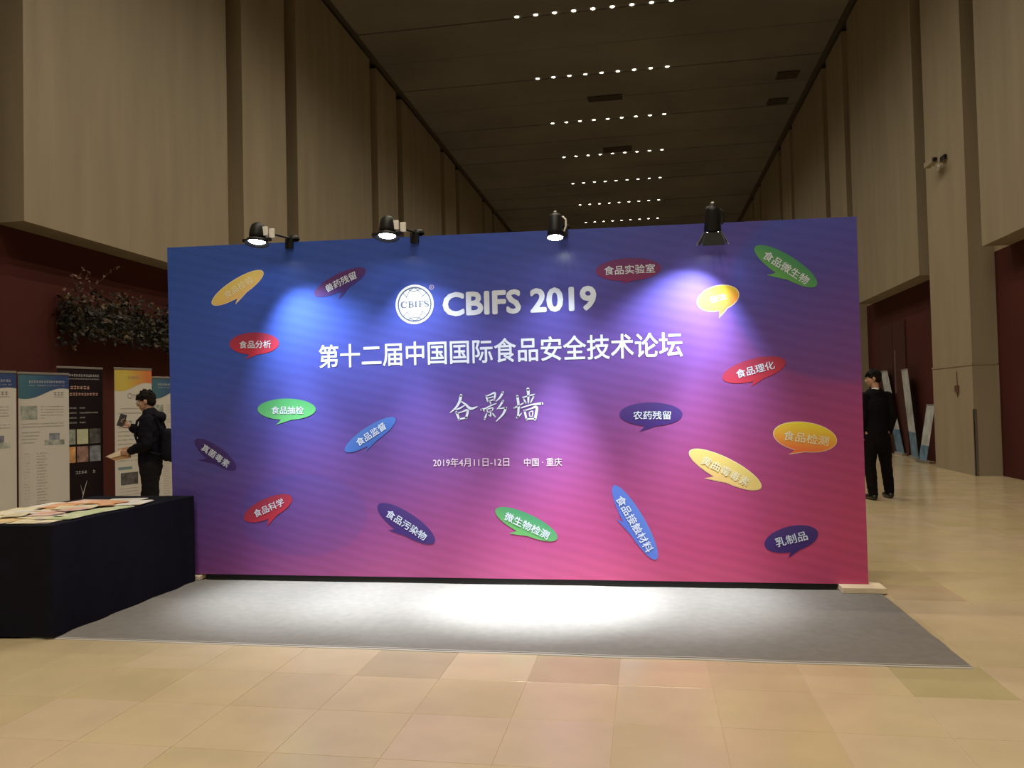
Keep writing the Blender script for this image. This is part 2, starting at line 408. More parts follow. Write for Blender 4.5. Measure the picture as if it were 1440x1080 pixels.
def ribbon(mb, pts, widths, y, cap=True, sub=5, mi=0):
    """brush stroke through 2D points (x, z) with a width at each, flat in XZ"""
    P_ = [Vector((a, b2)) for a, b2 in pts]; W = list(widths)
    Q = []; Wq = []
    for i in range(len(P_) - 1):
        p0 = P_[max(i - 1, 0)]; p1 = P_[i]; p2 = P_[i + 1]; p3 = P_[min(i + 2, len(P_) - 1)]
        for k in range(sub):
            t = k / sub
            Q.append(.5 * ((2 * p1) + (p2 - p0) * t + (2 * p0 - 5 * p1 + 4 * p2 - p3) * t * t + (-p0 + 3 * p1 - 3 * p2 + p3) * t ** 3)); Wq.append(W[i] * (1 - t) + W[i + 1] * t)
    Q.append(P_[-1]); Wq.append(W[-1])
    vs = []
    for i, q in enumerate(Q):
        d = (Q[min(i + 1, len(Q) - 1)] - Q[max(i - 1, 0)]); d = d.normalized() if d.length else Vector((1, 0)); nrm = Vector((-d.y, d.x)) * Wq[i] / 2
        vs += [(q.x + nrm.x, y, q.y + nrm.y), (q.x - nrm.x, y, q.y - nrm.y)]
    mb.add(vs, [(2 * i, 2 * i + 1, 2 * i + 3, 2 * i + 2) for i in range(len(Q) - 1)], mi)
    if cap:
        for q, wd in ((Q[0], Wq[0]), (Q[-1], Wq[-1])):
            mb.add([(q.x + wd / 2 * math.cos(a), y, q.y + wd / 2 * math.sin(a)) for a in [math.pi * k / 4 for k in range(8)]], [tuple(range(8))], mi)
def ring2d(mb, cx, cz, r0, r1, y, n=64, mi=0):
    vs = []
    for i in range(n):
        a = 2 * math.pi * i / n; vs += [(cx + r0 * math.cos(a), y, cz + r0 * math.sin(a)), (cx + r1 * math.cos(a), y, cz + r1 * math.sin(a))]
    mb.add(vs, [(2 * i, 2 * i + 1, (2 * i + 3) % (2 * n), (2 * i + 2) % (2 * n)) for i in range(n)], mi)
def disc2d(mb, cx, cz, r, y, n=64, mi=0):
    mb.add([(cx + r * math.cos(2 * math.pi * i / n), y, cz + r * math.sin(2 * math.pi * i / n)) for i in range(n)], [tuple(range(n))], mi)

# headline, title, date line
lettering('headline_lettering', 'CBIFS 2019', PX(-1.028), 2.358, -.002, M['ink'], bd, bold=.034, width=1.30, height=.205, label='white bold lettering CBIFS 2019')
lettering('title_lettering', '第十二届中国国际食品安全技术论坛', PX(-1.248), 1.954, -.002, M['ink'], bd, bold=.014, width=3.10, height=.205, label='white Chinese forum title running across the backdrop')
lettering('date_lettering', '2019年4月11日-12日', PX(-1.463), 1.022, -.002, M['inkdim'], bd, bold=.002, width=.655, height=.073, label='small white date line')
lettering('place_lettering', '中国 · 重庆', PX(-.853), 1.017, -.002, M['inkdim'], bd, bold=.002, width=.315, height=.068, label='small white place name beside the date')
# brush lettering 合影墙
K = .000848
def BR(mb, pts, ws): ribbon(mb, [(PX(-1.243) + (x - 700) * K, 1.487 - (yy - 215) * K) for x, yy in pts], [q * K for q in ws], -.002)
mb = MB()
for pts, ws in [
    ([(355, 100), (340, 160), (300, 220), (240, 270)], [28, 28, 18, 7]), ([(350, 155), (400, 190), (450, 232), (520, 215)], [8, 20, 28, 8]), ([(300, 240), (345, 225), (390, 200)], [12, 16, 10]),
    ([(305, 265), (318, 300), (332, 342)], [22, 22, 18]), ([(312, 278), (365, 262), (420, 250), (402, 325)], [10, 12, 24, 22]), ([(332, 336), (410, 320)], [16, 16])]: BR(mb, pts, ws)
mb.build('brush_character', M['ink'], bd)
mb = MB()
for pts, ws in [
    ([(610, 110), (618, 140), (625, 168)], [16, 16, 12]), ([(612, 115), (655, 98), (700, 85), (690, 155)], [12, 14, 20, 14]), ([(628, 134), (684, 120)], [10, 10]), ([(630, 162), (690, 148)], [12, 12]),
    ([(645, 160), (655, 190)], [12, 12]), ([(560, 245), (600, 235), (650, 210), (710, 188)], [22, 14, 12, 10]), ([(562, 240), (590, 262)], [12, 8]), ([(612, 245), (625, 278)], [12, 10]), ([(612, 245), (675, 230), (665, 262)], [9, 12, 10]), ([(622, 274), (665, 262)], [9, 9]),
    ([(648, 262), (652, 310), (628, 296)], [12, 14, 6]), ([(612, 285), (590, 338)], [12, 20]), ([(668, 282), (694, 316)], [10, 18]),
    ([(780, 82), (745, 135), (705, 168)], [24, 18, 5]), ([(778, 165), (745, 215), (715, 245)], [22, 16, 5]), ([(735, 240), (800, 232)], [6, 18]), ([(805, 235), (775, 295), (705, 365)], [26, 20, 8])]: BR(mb, pts, ws)
mb.build('brush_character', M['ink'], bd)
mb = MB()
for pts, ws in [
    ([(890, 235), (935, 215), (982, 190)], [18, 12, 12]), ([(922, 122), (932, 200), (930, 265), (924, 330)], [26, 24, 20, 16]), ([(915, 330), (940, 312), (962, 288)], [20, 14, 6]),
    ([(1030, 55), (1032, 100), (1030, 190)], [34, 26, 14]), ([(975, 135), (1030, 122), (1092, 108)], [14, 12, 14]), ([(985, 150), (1005, 188)], [14, 18]), ([(1082, 132), (1052, 188)], [18, 10]),
    ([(955, 238), (1060, 208), (1165, 198)], [12, 14, 26]), ([(990, 265), (1000, 310), (1010, 355)], [20, 20, 16]), ([(998, 262), (1050, 248), (1112, 235), (1092, 352)], [12, 12, 26, 24]), ([(1008, 348), (1090, 345)], [14, 16]),
    ([(1036, 282), (1042, 328)], [9, 9]), ([(1036, 282), (1072, 272), (1065, 325)], [8, 10, 9]), ([(1040, 326), (1065, 322)], [8, 8])]: BR(mb, pts, ws)
mb.build('brush_character', M['ink'], bd)
# round emblem
LXc, LZc = PX(-1.925), 2.372
emb_ring = MB(); ring2d(emb_ring, LXc, LZc, .150, .169, -.002); ring2d(emb_ring, LXc, LZc, 0.0001, .138, -.002)
emb = emb_ring.build('emblem', M['logowhite'], bd, label='round white globe emblem lettered CBIFS')
ed = MB(); ring2d(ed, LXc, LZc, .138, .150, -.0015); ed.build('emblem_outline', M['logoline'], emb)
kk = .169 / 372
def EP(x, yy): return (LXc + (x - 588) * kk, LZc - (yy - 530) * kk)
ln = MB()
for sgn in (1, -1):
    def E2(x, yy): return EP(x, yy if sgn > 0 else 1055 - yy)
    for pts in ([(425, 400), (452, 355), (482, 295), (530, 245), (600, 212)], [(745, 420), (722, 350), (672, 278), (610, 228), (540, 212)], [(450, 232), (520, 270), (590, 280), (660, 268), (730, 236)], [(368, 312), (405, 345), (440, 385)], [(826, 312), (785, 350), (735, 385)]):
        ribbon(ln, [E2(*q) for q in pts], [12 * kk] * len(pts), -.003, cap=False)
ln.build('emblem_globe_lines', M['logoline'], emb)
sl = MB()
def SR(pts, ws): ribbon(sl, [EP(x, yy) for x, yy in pts], [q * kk * 1.1 for q in ws], -.0035, cap=False)
SR([(432, 505), (412, 480), (380, 474), (345, 490), (332, 530), (345, 568), (385, 584), (418, 578), (440, 558)], [8, 12, 14, 26, 32, 26, 14, 12, 6]); SR([(434, 472), (436, 510)], [8, 8])
SR([(490, 478), (490, 582)], [26, 26]); SR([(466, 476), (515, 476)], [10, 10]); SR([(466, 582), (515, 582)], [10, 10])
SR([(505, 478), (540, 480), (552, 502), (535, 524), (500, 527)], [9, 14, 22, 14, 9]); SR([(505, 527), (545, 532), (562, 556), (545, 578), (500, 582)], [9, 14, 26, 14, 9])
SR([(614, 476), (614, 580)], [26, 26]); SR([(590, 475), (640, 475)], [10, 10]); SR([(590, 580), (640, 580)], [10, 10])
SR([(692, 475), (692, 578)], [26, 26]); SR([(668, 474), (755, 474)], [10, 10]); SR([(668, 579), (718, 579)], [10, 10]); SR([(700, 526), (738, 526)], [9, 9]); SR([(754, 470), (756, 500)], [9, 9]); SR([(738, 508), (738, 544)], [8, 8])
SR([(848, 498), (825, 474), (795, 474), (782, 496), (800, 516), (838, 534), (856, 556), (838, 576), (805, 577), (780, 552)], [8, 12, 14, 24, 26, 28, 22, 14, 12, 8]); SR([(851, 466), (851, 500)], [8, 8]); SR([(779, 548), (779, 582)], [8, 8])
sl.build('emblem_lettering', M['logoline'], emb)
rg = MB(); ring2d(rg, PX(-1.772), 2.512, .016, .020, -.002, 24)
ro = rg.build('registered_mark', M['inkdim'], bd); lettering('mark_letter', 'R', PX(-1.772), 2.512, -.002, M['inkdim'], ro, height=.018)

# speech bubbles
def grad(name, top, bot, ang_span, top2=None):
    m = mat(name, rough=.42, spec=.35); nt = m.node_tree; b = nt.nodes['Principled BSDF']; L = nt.links.new; N = nt.nodes.new
    tc = N('ShaderNodeTexCoord'); sp = N('ShaderNodeSeparateXYZ'); L(tc.outputs['Object'], sp.inputs[0])
    mr = N('ShaderNodeMapRange'); L(sp.outputs[2], mr.inputs[0]); mr.inputs['From Min'].default_value = -ang_span; mr.inputs['From Max'].default_value = ang_span
    rp = N('ShaderNodeValToRGB'); rp.color_ramp.elements[0].color = (*bot, 1); rp.color_ramp.elements[1].color = (*top, 1)
    L(mr.outputs[0], rp.inputs[0]); L(rp.outputs[0], b.inputs['Base Color']); return m
BM = {
 'yellow': grad('bubble_yellow', (.62, .52, .13), (.66, .42, .16), .09), 'gold': grad('bubble_gold', (.66, .56, .16), (.66, .44, .17), .10),
 'fire': grad('bubble_yellow_to_orange', (.72, .60, .05), (.72, .16, .05), .10), 'navy': grad('bubble_navy', (.06, .035, .17), (.045, .02, .15), .1),
 'plum': grad('bubble_plum', (.105, .03, .12), (.045, .028, .19), .1), 'red': grad('bubble_red', (.27, .035, .075), (.46, .035, .065), .10), 'dimred': grad('bubble_dim_red', (.12, .035, .14), (.20, .03, .11), .1),
 'green': grad('bubble_green', (.07, .33, .13), (.12, .46, .17), .1), 'mossgreen': grad('bubble_dark_green', (.045, .22, .12), (.11, .34, .10), .1), 'blue': grad('bubble_blue', (.07, .17, .48), (.045, .12, .46), .1), 'sky': grad('bubble_sky_blue', (.10, .20, .60), (.07, .12, .50), .1)}
M['rim'] = mat('bubble_rim_ink', (.80, .66, .45), .5)
M['palegold'] = mat('pale_gold_ink', (.74, .68, .45), .5)
BUB = [('食品检验', -3.555, 2.591, .277, .076, 27.864, -3.578, 2.452, 'yellow', 'yellow', 4), ('兽药残留', -2.594, 2.594, .255, .076, 22.4, -2.61, 2.44, 'plum', 'dark purple', 4),
 ('食品分析', -3.403, 2.09, .235, .098, -1.1, -3.49, 1.955, 'red', 'red', 4), ('食品抽检', -3.107, 1.502, .272, .093, -1.235, -3.213, 1.367, 'green', 'green', 4),
 ('食品监督', -2.344, 1.266, .266, .072, 30.8, -2.395, 1.117, 'blue', 'blue', 4), ('真菌毒素', -3.789, 1.115, .235, .075, -33.5, -3.965, 1.068, 'navy', 'navy', 4),
 ('食品科学', -3.296, .637, .245, .088, 22.3, -3.312, .476, 'red', 'red', 4), ('食品污染物', -2.039, .508, .292, .093, -32.1, -2.204, .453, 'navy', 'navy', 5),
 ('农药残留', .036, 1.394, .25, .095, -1.17, -.06, 1.256, 'navy', 'navy', 4), ('食品检测', 1.218, 1.192, .235, .112, -9.3, 1.098, 1.064, 'fire', 'yellow to orange', 4),
 ('黄曲霉毒素', .604, .943, .305, .088, -28.4, .451, .878, 'gold', 'golden yellow', 5), ('食品接触材料', -.115, .523, .339, .081, -61.3, -.267, .554, 'sky', 'light blue', 6),
 ('乳制品', 1.091, .396, .208, .098, 14.8, 1.062, .246, 'navy', 'navy', 3), ('食品理化', .849, 1.729, .25, .087, 13.8, .823, 1.597, 'red', 'red', 4),
 ('粮油', .59, 2.31, .163, .097, 12.9, .593, 2.161, 'fire', 'yellow to orange', 2), ('食品微生物', 1.115, 2.541, .281, .085, -35.8, .969, 2.478, 'mossgreen', 'green', 5),
 ('食品实验室', -.114, 2.577, .264, .093, .08, -.171, 2.464, 'dimred', 'dim red', 5), ('微生物检测', -1.005, .506, .282, .086, -24.7, -1.156, .429, 'mossgreen', 'green', 5)]
def bubble_mesh(a, b2, tx, tz, y, grow=0.):
    """an ellipse and a curved tail that grows out of its rim towards (tx, tz)"""
    ta = math.atan2(tz / b2, tx / a); gap = .24 if a > .2 else .28
    a += grow; b2 += grow; n = 64
    mb = MB(); vs = [(0, y, 0)] + [(a * math.cos(2 * math.pi * i / n), y, b2 * math.sin(2 * math.pi * i / n)) for i in range(n)]
    mb.add(vs, [(0, i + 1, (i + 1) % n + 1) for i in range(n)])
    base = ta + (.30 if math.cos(ta) < 0 else .15)
    L_ = math.hypot(tx, tz); T_ = (tx * (1 + 2 * grow / L_), tz * (1 + 2 * grow / L_))
    p0 = (a * .93 * math.cos(base - gap), b2 * .93 * math.sin(base - gap)); p1 = (a * .93 * math.cos(base + gap), b2 * .93 * math.sin(base + gap))
    L0 = []; L1 = []
    for k in range(9):
        t = k / 8
        c0 = (p0[0] * .55 + T_[0] * .45, p0[1] * .35 + T_[1] * .65); c1 = (p1[0] * .55 + T_[0] * .45, p1[1] * .50 + T_[1] * .50)
        L0.append(((1 - t) ** 2 * p0[0] + 2 * t * (1 - t) * c0[0] + t * t * T_[0], (1 - t) ** 2 * p0[1] + 2 * t * (1 - t) * c0[1] + t * t * T_[1]))
        L1.append(((1 - t) ** 2 * p1[0] + 2 * t * (1 - t) * c1[0] + t * t * T_[0], (1 - t) ** 2 * p1[1] + 2 * t * (1 - t) * c1[1] + t * t * T_[1]))
    vs = []
    for q0, q1 in zip(L0, L1): vs += [(q0[0], y + .0001, q0[1]), (q1[0], y + .0001, q1[1])]
    mb.add(vs, [(2 * k, 2 * k + 1, 2 * k + 3, 2 * k + 2) for k in range(8)])
    return mb
for s_, cx, cz, a, b2, ang, tx, tz, key, cname, nch in BUB:
    an = R(ang); dx, dz = tx - cx, tz - cz
    lx = dx * math.cos(an) + dz * math.sin(an); lz = -dx * math.sin(an) + dz * math.cos(an)
    o = bubble_mesh(a, b2, lx, lz, 0).build('speech_bubble', BM[key], bd, label=f'{cname} speech bubble lettered {s_}')
    o.location = (PX(cx), -.002, cz); o.rotation_euler = (0, -an, 0)
    if key in ('yellow', 'gold', 'fire'):
        r_ = bubble_mesh(a, b2, lx, lz, .0008, .005).build('bubble_rim', M['rim'], o)
    lw = {2: .125, 3: .245, 4: .30, 5: .40, 6: .50}[nch]
    if s_ in ('食品检测',): lw = .34
    if s_ in ('食品实验室',): lw = .41
    tzz = -.008 if ang < 0 else 0
    lettering('lettering', s_, .0 + (.01 if nch > 3 else 0), tzz, -.002, M['palegold'] if key in ('yellow', 'gold', 'fire') else M['ink'], o, bold=.010, width=lw, height=lw / nch * .90)

# ------------------------------------------------------------------ clip-on spotlights over the backdrop
def spotlight(x, kind, label):
    zt = 2.99 - (x + 4.24) / 5.89 * .09                       # top edge of the print here
    t = thing('display_spotlight', label, 'spotlight', (x, PY - .35, zt), group='clip-on spotlights along the top of the backdrop')
    ox = .13 if kind == 'dome' else .03
    # clamp over the top edge, and the arm to the head
    mb = MB(); mb.box(ox - .035, ox + .035, .325, .345, -.06, .012); mb.box(ox - .035, ox + .035, .425, .445, -.10, .012); mb.box(ox - .035, ox + .035, .325, .445, .012, .024); mb.build('clamp', M['black'], t)
    mb = MB(); mb.lathe([(0, .055), (.03, .05), (.05, .03), (.052, .012)] if kind == 'dome' else [(0, .04), (.025, .036), (.03, .012)], (ox + .02, .385, .012)); mb.build('clamp_knob', M['black'], t)
    mb = MB(); mb.tube((ox, .34, .03), (ox * .8, .10, .015), .009); mb.tube((ox * .8, .10, .015), (0.03, .03, .0), .009); mb.build('arm', M['black'], t)
    if kind == 'dome':
        for q, (a, b2) in enumerate(((.075, .02), (.135, .00))):
            mb = MB(); mb.cbox(a - .024, a + .024, -.01, .012, b2 - .035, b2 + .04, .006); mb.build('hinge_plate', M['white'], t)
        ax = Vector((0, -.18, -1)).normalized()
        mb = MB(); mb.lathe([(0, .165), (.03, .162), (.055, .14), (.066, .10), (.068, .05), (.062, .02), (.0, .018)], (0, 0, -.06), -ax, 24); mb.build('lamp_housing', M['black'], t)
        mb = MB(); mb.lathe([(0.062, .02), (.085, .012), (.10, -.02), (.095, -.02), (.078, .005), (.0, .008)], (0, 0, -.06), -ax, 24); mb.build('reflector_rim', M['black'], t)
        mb = MB(); mb.lathe([(0, -.012), (.04, -.010), (.068, .0)], (0, 0, -.06), -ax, 24); mb.build('lens', M['lens'], t)
        mb = MB(); mb.cbox(-.125, -.07, -.02, .02, -.06, -.035, .004); mb.cbox(.07, .125, -.02, .02, -.06, -.035, .004); mb.build('yoke', M['black'], t)
        beam = (.16, .05, -1)
    else:
        ax = Vector((0, -.16, -1)).normalized() if kind == 'can' else Vector((0, .30, -1)).normalized()
        mb = MB(); mb.lathe([(0, .13), (.018, .128), (.02, .112), (.045, .105), (.058, .08), (.062, -.03), (.064, -.08), (.0, -.075)], (0, 0, -.06), -ax, 24); mb.build('lamp_housing', M['black'], t)
        mb = MB(); mb.lathe([(0, .142), (.011, .138), (.013, .128), (0, .126)], (0, 0, -.06), -ax, 12); mb.build('top_cap', M['white'], t)
        mb = MB(); mb.lathe([(0, -.088), (.035, -.086), (.060, -.080)], (0, 0, -.06), -ax, 24); mb.build('lens', M['lens'], t)
        # U bracket at the side
        mb = MB()
        pts = [Vector((.068, 0, -.09)), Vector((.085, 0, -.05)), Vector((.085, .0, .0)), Vector((.06, .02, .03)), Vector((.03, .05, .02))]
        for p0, p1 in zip(pts, pts[1:]): mb.tube(p0, p1, .007, n=8)
        mb.build('bracket', M['white'] if kind == 'can' else M['black'], t)
        b0 = Vector((0, 0, -.06)) + ax * .08
        s1 = Vector((1, 0, 0)); s2 = ax.cross(s1).normalized()
        if kind == 'barn':
            for (n_, w_) in ((s2, s1), (-s2, s1), (s1, s2), (-s1, s2)):
                c0 = b0 + n_ * .058; c1 = c0 + ax * .095 + n_ * .045
                mb = MB(); vs = [c0 - w_ * .055, c0 + w_ * .055, c1 + w_ * .085, c1 - w_ * .085]; off = n_ * .003
                mb.add([v - off for v in vs] + [v + off for v in vs], [(0, 1, 2, 3), (7, 6, 5, 4), (0, 4, 5, 1), (1, 5, 6, 2), (2, 6, 7, 3), (3, 7, 4, 0)]); mb.build('barn_door', M['black'], t)
            for sg in (1, -1):
                mb = MB(); mb.tube(b0 + s1 * sg * .062, b0 + s1 * sg * .12 + ax * .10, .004, n=8); mb.build('door_rod', M['alu'], t)
        beam = (.02, .06, -1) if kind == 'can' else (-.16, .20, -1)
    return t, beam
LL = ['black dome spotlight clipped on the backdrop near its left end', 'black dome spotlight clipped above the round emblem', 'black can spotlight with white bracket, third from the left on the backdrop', 'black spotlight with barn doors, rightmost on the backdrop']
# each lamp: a wide soft spill that grazes the print and a tight hot core that falls on the carpet (the two zones of a reflector lamp)
LIT = [(350, (.42, .08, -1), 88, 720), (140, (.26, .05, -1), 96, 640), (120, (-.12, .02, -1), 92, 1750), (430, (-.34, .20, -1), 98, 640)]
for (x, kind), lab, (pw, bdir, sz, core) in zip(LAMPS, LL, LIT):
    t, beam = spotlight(x, kind, lab)
    off = Vector((0, -.02, -.085)) if kind == 'dome' else Vector((0, .0, -.155))
    spot('lamp_beam', off, bdir, pw, sz, 1.0, (.82, .90, 1.0), .035, t)
    spot('lamp_core', off, (bdir[0] * .4, -.055, -1), core, 46, 1.0, (.86, .93, 1.0), .035, t)

# ------------------------------------------------------------------ table, cloth and papers
TBX0, TBX1, TBY0, TBY1, TH = -4.93, -3.96, 4.67, 6.36, .755
tb = thing('folding_table', 'folding table hidden under the navy cloth, left of the backdrop', 'table', ((TBX0 + TBX1) / 2, (TBY0 + TBY1) / 2, 0))
hx, hy = (TBX1 - TBX0) / 2, (TBY1 - TBY0) / 2
mb = MB(); mb.cbox(-hx + .02, hx - .02, -hy + .02, hy - .02, TH - .035, TH - .006, .006); mb.build('tabletop', M['wood'], tb)
for sx in (-1, 1):
    for sy in (-1, 1):
        mb = MB(); mb.tube((sx * (hx - .12), sy * (hy - .10), .0125 if sx > 0 else .001), (sx * (hx - .12), sy * (hy - .10), TH - .035), .016, n=10); mb.build('leg', M['leg'], tb)
def cloth():
    """box-draped cloth: flat top, sides that hang in soft pleats and flare a little to the hem"""
    # perimeter samples
    per = []; nX, nY = 34, 60
    for i in range(nX): per.append((-hx + 2 * hx * i / nX, -hy, 0, -1))
    for i in range(nY): per.append((hx, -hy + 2 * hy * i / nY, 1, 0))
    for i in range(nX): per.append((hx - 2 * hx * i / nX, hy, 0, 1))
    for i in range(nY): per.append((-hx, hy - 2 * hy * i / nY, -1, 0))
    n = len(per); rows = 12; vs = []; fs = []
    for k in range(rows + 1):
        f = k / rows; z = (TH + .003) - (TH - .012) * f
        for i, (x, y, nx, ny) in enumerate(per):
            s = i * .056
            amp = f * (.010 * math.sin(s * 7.3 + 2 * noise.noise((s, 0, 0))) + .012 * noise.noise((s * 2.2, f, 4)) + .012)
            if ny > 0: amp = min(amp, .02) * .3
            cr = 0
            zz = z + (.010 * noise.noise((s * 3, 9, 0)) if k == rows else 0) + (.03 * max(0, 1 - abs(x + .3) / .25) if (ny < 0 and k == rows) else 0)
            vs.append((x + nx * amp, y + ny * amp, zz - (.004 if k == 0 else 0)))
    for k in range(rows):
        for i in range(n):
            j = (i + 1) % n; fs.append((k * n + i, (k + 1) * n + i, (k + 1) * n + j, k * n + j))
    mb = MB(); mb.add(vs, fs, 0, True)
    inner = [(x * .985, y * .99, TH + .003) for x, y, _, _ in per]
    mb.add(vs[:n] + inner, [(i, (i + 1) % n, n + (i + 1) % n, n + i) for i in range(n)], 0, True)
    mb.add(inner, [tuple(range(n))], 0)
    return mb
cl = cloth().build('tablecloth', M['cloth']); cl.location = tb.location; recalc(cl.data)
tag(cl, 'navy black floor-length cloth draped over the table at left', 'tablecloth')
# printed papers spread over the table
def paper_mat(name, base, inks, sc=9.):
    m = mat(name, base, .55); nt = m.node_tree; b = nt.nodes['Principled BSDF']; L = nt.links.new; N = nt.nodes.new
    tc = N('ShaderNodeTexCoord'); vo = N('ShaderNodeTexVoronoi'); vo.distance = 'CHEBYCHEV'; vo.inputs['Scale'].default_value = sc; L(tc.outputs['Object'], vo.inputs['Vector'])
    rp = N('ShaderNodeValToRGB'); rp.color_ramp.interpolation = 'CONSTANT'; e = rp.color_ramp.elements
    e[0].position = 0; e[0].color = (*base, 1); e[1].position = .62; e[1].color = (*inks[0], 1)
    for k, c in enumerate(inks[1:]): q = e.new(.74 + .12 * k); q.color = (*c, 1)
    sp = N('ShaderNodeSeparateXYZ'); L(vo.outputs['Color'], sp.inputs[0]); L(sp.outputs[0], rp.inputs[0]); L(rp.outputs[0], b.inputs['Base Color']); return m
PM = {'cream': paper_mat('cream_print', (.74, .68, .48), [(.62, .55, .40), (.40, .36, .34)]), 'orange': paper_mat('orange_print', (.66, .33, .16), [(.72, .45, .28), (.70, .60, .45)]),
      'pink': paper_mat('pink_print', (.72, .54, .47), [(.66, .36, .28), (.32, .28, .28)]), 'green': paper_mat('green_print', (.52, .60, .36), [(.62, .66, .46), (.70, .70, .55)]), 'white': paper_mat('white_print', (.76, .74, .68), [(.60, .60, .58), (.72, .60, .5)]),
      'ochre': paper_mat('ochre_print', (.62, .44, .20), [(.70, .55, .30), (.66, .60, .42)])}
PAPERS = [  # x, y, angle, stack level, kind, w, l, label
 (-4.70, 4.98, 4, 0, 'cream', .21, .30, 'cream leaflet at the front left of the table spread'), (-4.46, 4.93, -8, 0, 'ochre', .21, .30, 'ochre leaflet at the front edge of the table, beside the cream one'),
 (-4.20, 4.90, 10, 0, 'cream', .30, .21, 'cream leaflet at the near right corner of the table'), (-4.12, 5.16, 6, 1, 'green', .21, .42, 'pale green leaflet along the right edge of the table'),
 (-4.66, 5.30, -5, 1, 'white', .30, .21, 'white printed sheet at the left edge of the table'), (-4.38, 5.22, 14, 2, 'pink', .21, .30, 'pinkish leaflet in the middle of the near papers'),
 (-4.10, 5.48, -4, 1, 'green', .21, .30, 'pale green leaflet farther along the right edge of the table'), (-4.40, 5.50, 20, 3, 'cream', .30, .21, 'cream brochure lying across the middle of the table'),
 (-4.64, 5.62, 8, 2, 'orange', .21, .30, 'orange leaflet at the back left of the table'), (-4.34, 5.74, -12, 4, 'orange', .30, .21, 'bright orange leaflet on top of the far papers'),
 (-4.12, 5.78, 16, 2, 'white', .21, .30, 'white leaflet sticking out at the far right of the papers'), (-4.62, 5.90, -6, 1, 'pink', .30, .21, 'pinkish leaflet at the far left of the papers'),
 (-4.36, 5.99, 10, 1, 'white', .30, .21, 'white leaflet farthest back on the table'), (-4.30, 5.36, -20, 4, 'pink', .15, .21, 'small pink flyer lying askew on the cream brochure'),
 (-4.56, 5.10, 30, 3, 'cream', .15, .21, 'small cream flyer lying askew near the front of the table'), (-4.22, 5.60, 40, 5, 'orange', .10, .21, 'narrow orange flyer between the green and orange leaflets'),
 (-4.82, 5.12, -3, 1, 'cream', .21, .30, 'cream leaflet at the left edge of the table, near the front'), (-4.30, 5.06, -14, 1, 'cream', .30, .21, 'cream leaflet between the ochre and pale green ones'),
 (-4.48, 5.40, 4, 1, 'ochre', .30, .21, 'ochre leaflet half covered in the middle of the table'), (-4.84, 5.42, 6, 0, 'cream', .21, .30, 'cream leaflet at the left edge of the table, halfway back'),
 (-4.50, 5.78, -3, 1, 'cream', .30, .21, 'cream leaflet between the two orange leaflets'), (-4.22, 5.30, 3, 0, 'white', .30, .21, 'white sheet peeking out between the green leaflets'), (-4.82, 5.72, 2, 0, 'white', .21, .30, 'white leaflet at the left edge of the table, toward the back')]
for x, y, an, lv, kd, w_, l_, lab in PAPERS:
    y = 4.70 + (y - 4.78) * 1.06; x -= .0
    z = TH + .0055 + lv * .0045
    o = thing('leaflet', lab, 'leaflet', (x, y, z), R(an), group='leaflets spread on the table')
    nn = 4
    for q in range(3):       # a short pile of sheets, each a little askew
        mb = MB(); ca, sa = math.cos(R(q * 3 - 3)), math.sin(R(q * 3 - 3)); vs = []
        for j in range(nn + 1):
            for i in range(2):
                a = (i - .5) * w_; b2 = (j / nn - .5) * l_; vs.append((a * ca - b2 * sa, a * sa + b2 * ca, q * .0014 + .0012 * (j in (0, nn)) * (q == 2)))
        k = len(vs); vs += [(v[0], v[1], v[2] + .0010) for v in vs]; fs = []
        for j in range(nn):
            a = 2 * j; fs += [(a, a + 2, a + 3, a + 1), (k + a, k + a + 1, k + a + 3, k + a + 2), (a, k + a, k + a + 2, a + 2), (a + 1, a + 3, k + a + 3, k + a + 1)]
        fs += [(0, 1, k + 1, k), (2 * nn, k + 2 * nn, k + 2 * nn + 1, 2 * nn + 1)]
        mb.add(vs, fs); mb.build('sheet', PM[kd], o)

# ------------------------------------------------------------------ roll-up banners on the left
M['paper'] = mat('banner_vinyl', (.49, .475, .445), .5)
M['paper2'] = mat('banner_vinyl_shaded', (.50, .50, .47), .5)
M['bannerblack'] = mat('banner_black', (.010, .006, .008), .6, spec=.15)
M['bannernavy'] = None
M['bannerteal'] = mat('banner_teal', (.06, .19, .26), .5)
M['textgrey'] = mat('banner_text_grey', (.20, .19, .18), .6)
M['textpale'] = mat('banner_text_pale', (.42, .42, .44), .6)
M['textpink'] = mat('banner_text_pink', (.55, .33, .27), .6)
M['swatchgrey'] = mat('photo_grey_green', (.27, .30, .27), .6, noise_scale=14, noise_amt=.5)
M['swatchgreen'] = mat('photo_pale_green', (.42, .45, .30), .6, noise_scale=14, noise_amt=.1)
M['swatchorange'] = mat('photo_orange', (.60, .32, .13), .6, noise_scale=10, noise_amt=.3)
M['swatchdark'] = mat('photo_dark', (.07, .07, .075), .6, noise_scale=18, noise_amt=.7)
M['swatchred'] = mat('photo_red_brown', (.22, .13, .11), .6, noise_scale=14, noise_amt=.6)
M['swatchblue'] = mat('photo_blue_grey', (.16, .18, .22), .6, noise_scale=14, noise_amt=.5)
M['yel'] = mat('banner_yellow', (.62, .47, .05), .5); M['org'] = mat('banner_orange', (.62, .20, .05), .5); M['teal2'] = mat('banner_teal_bar', (.13, .22, .24), .5)
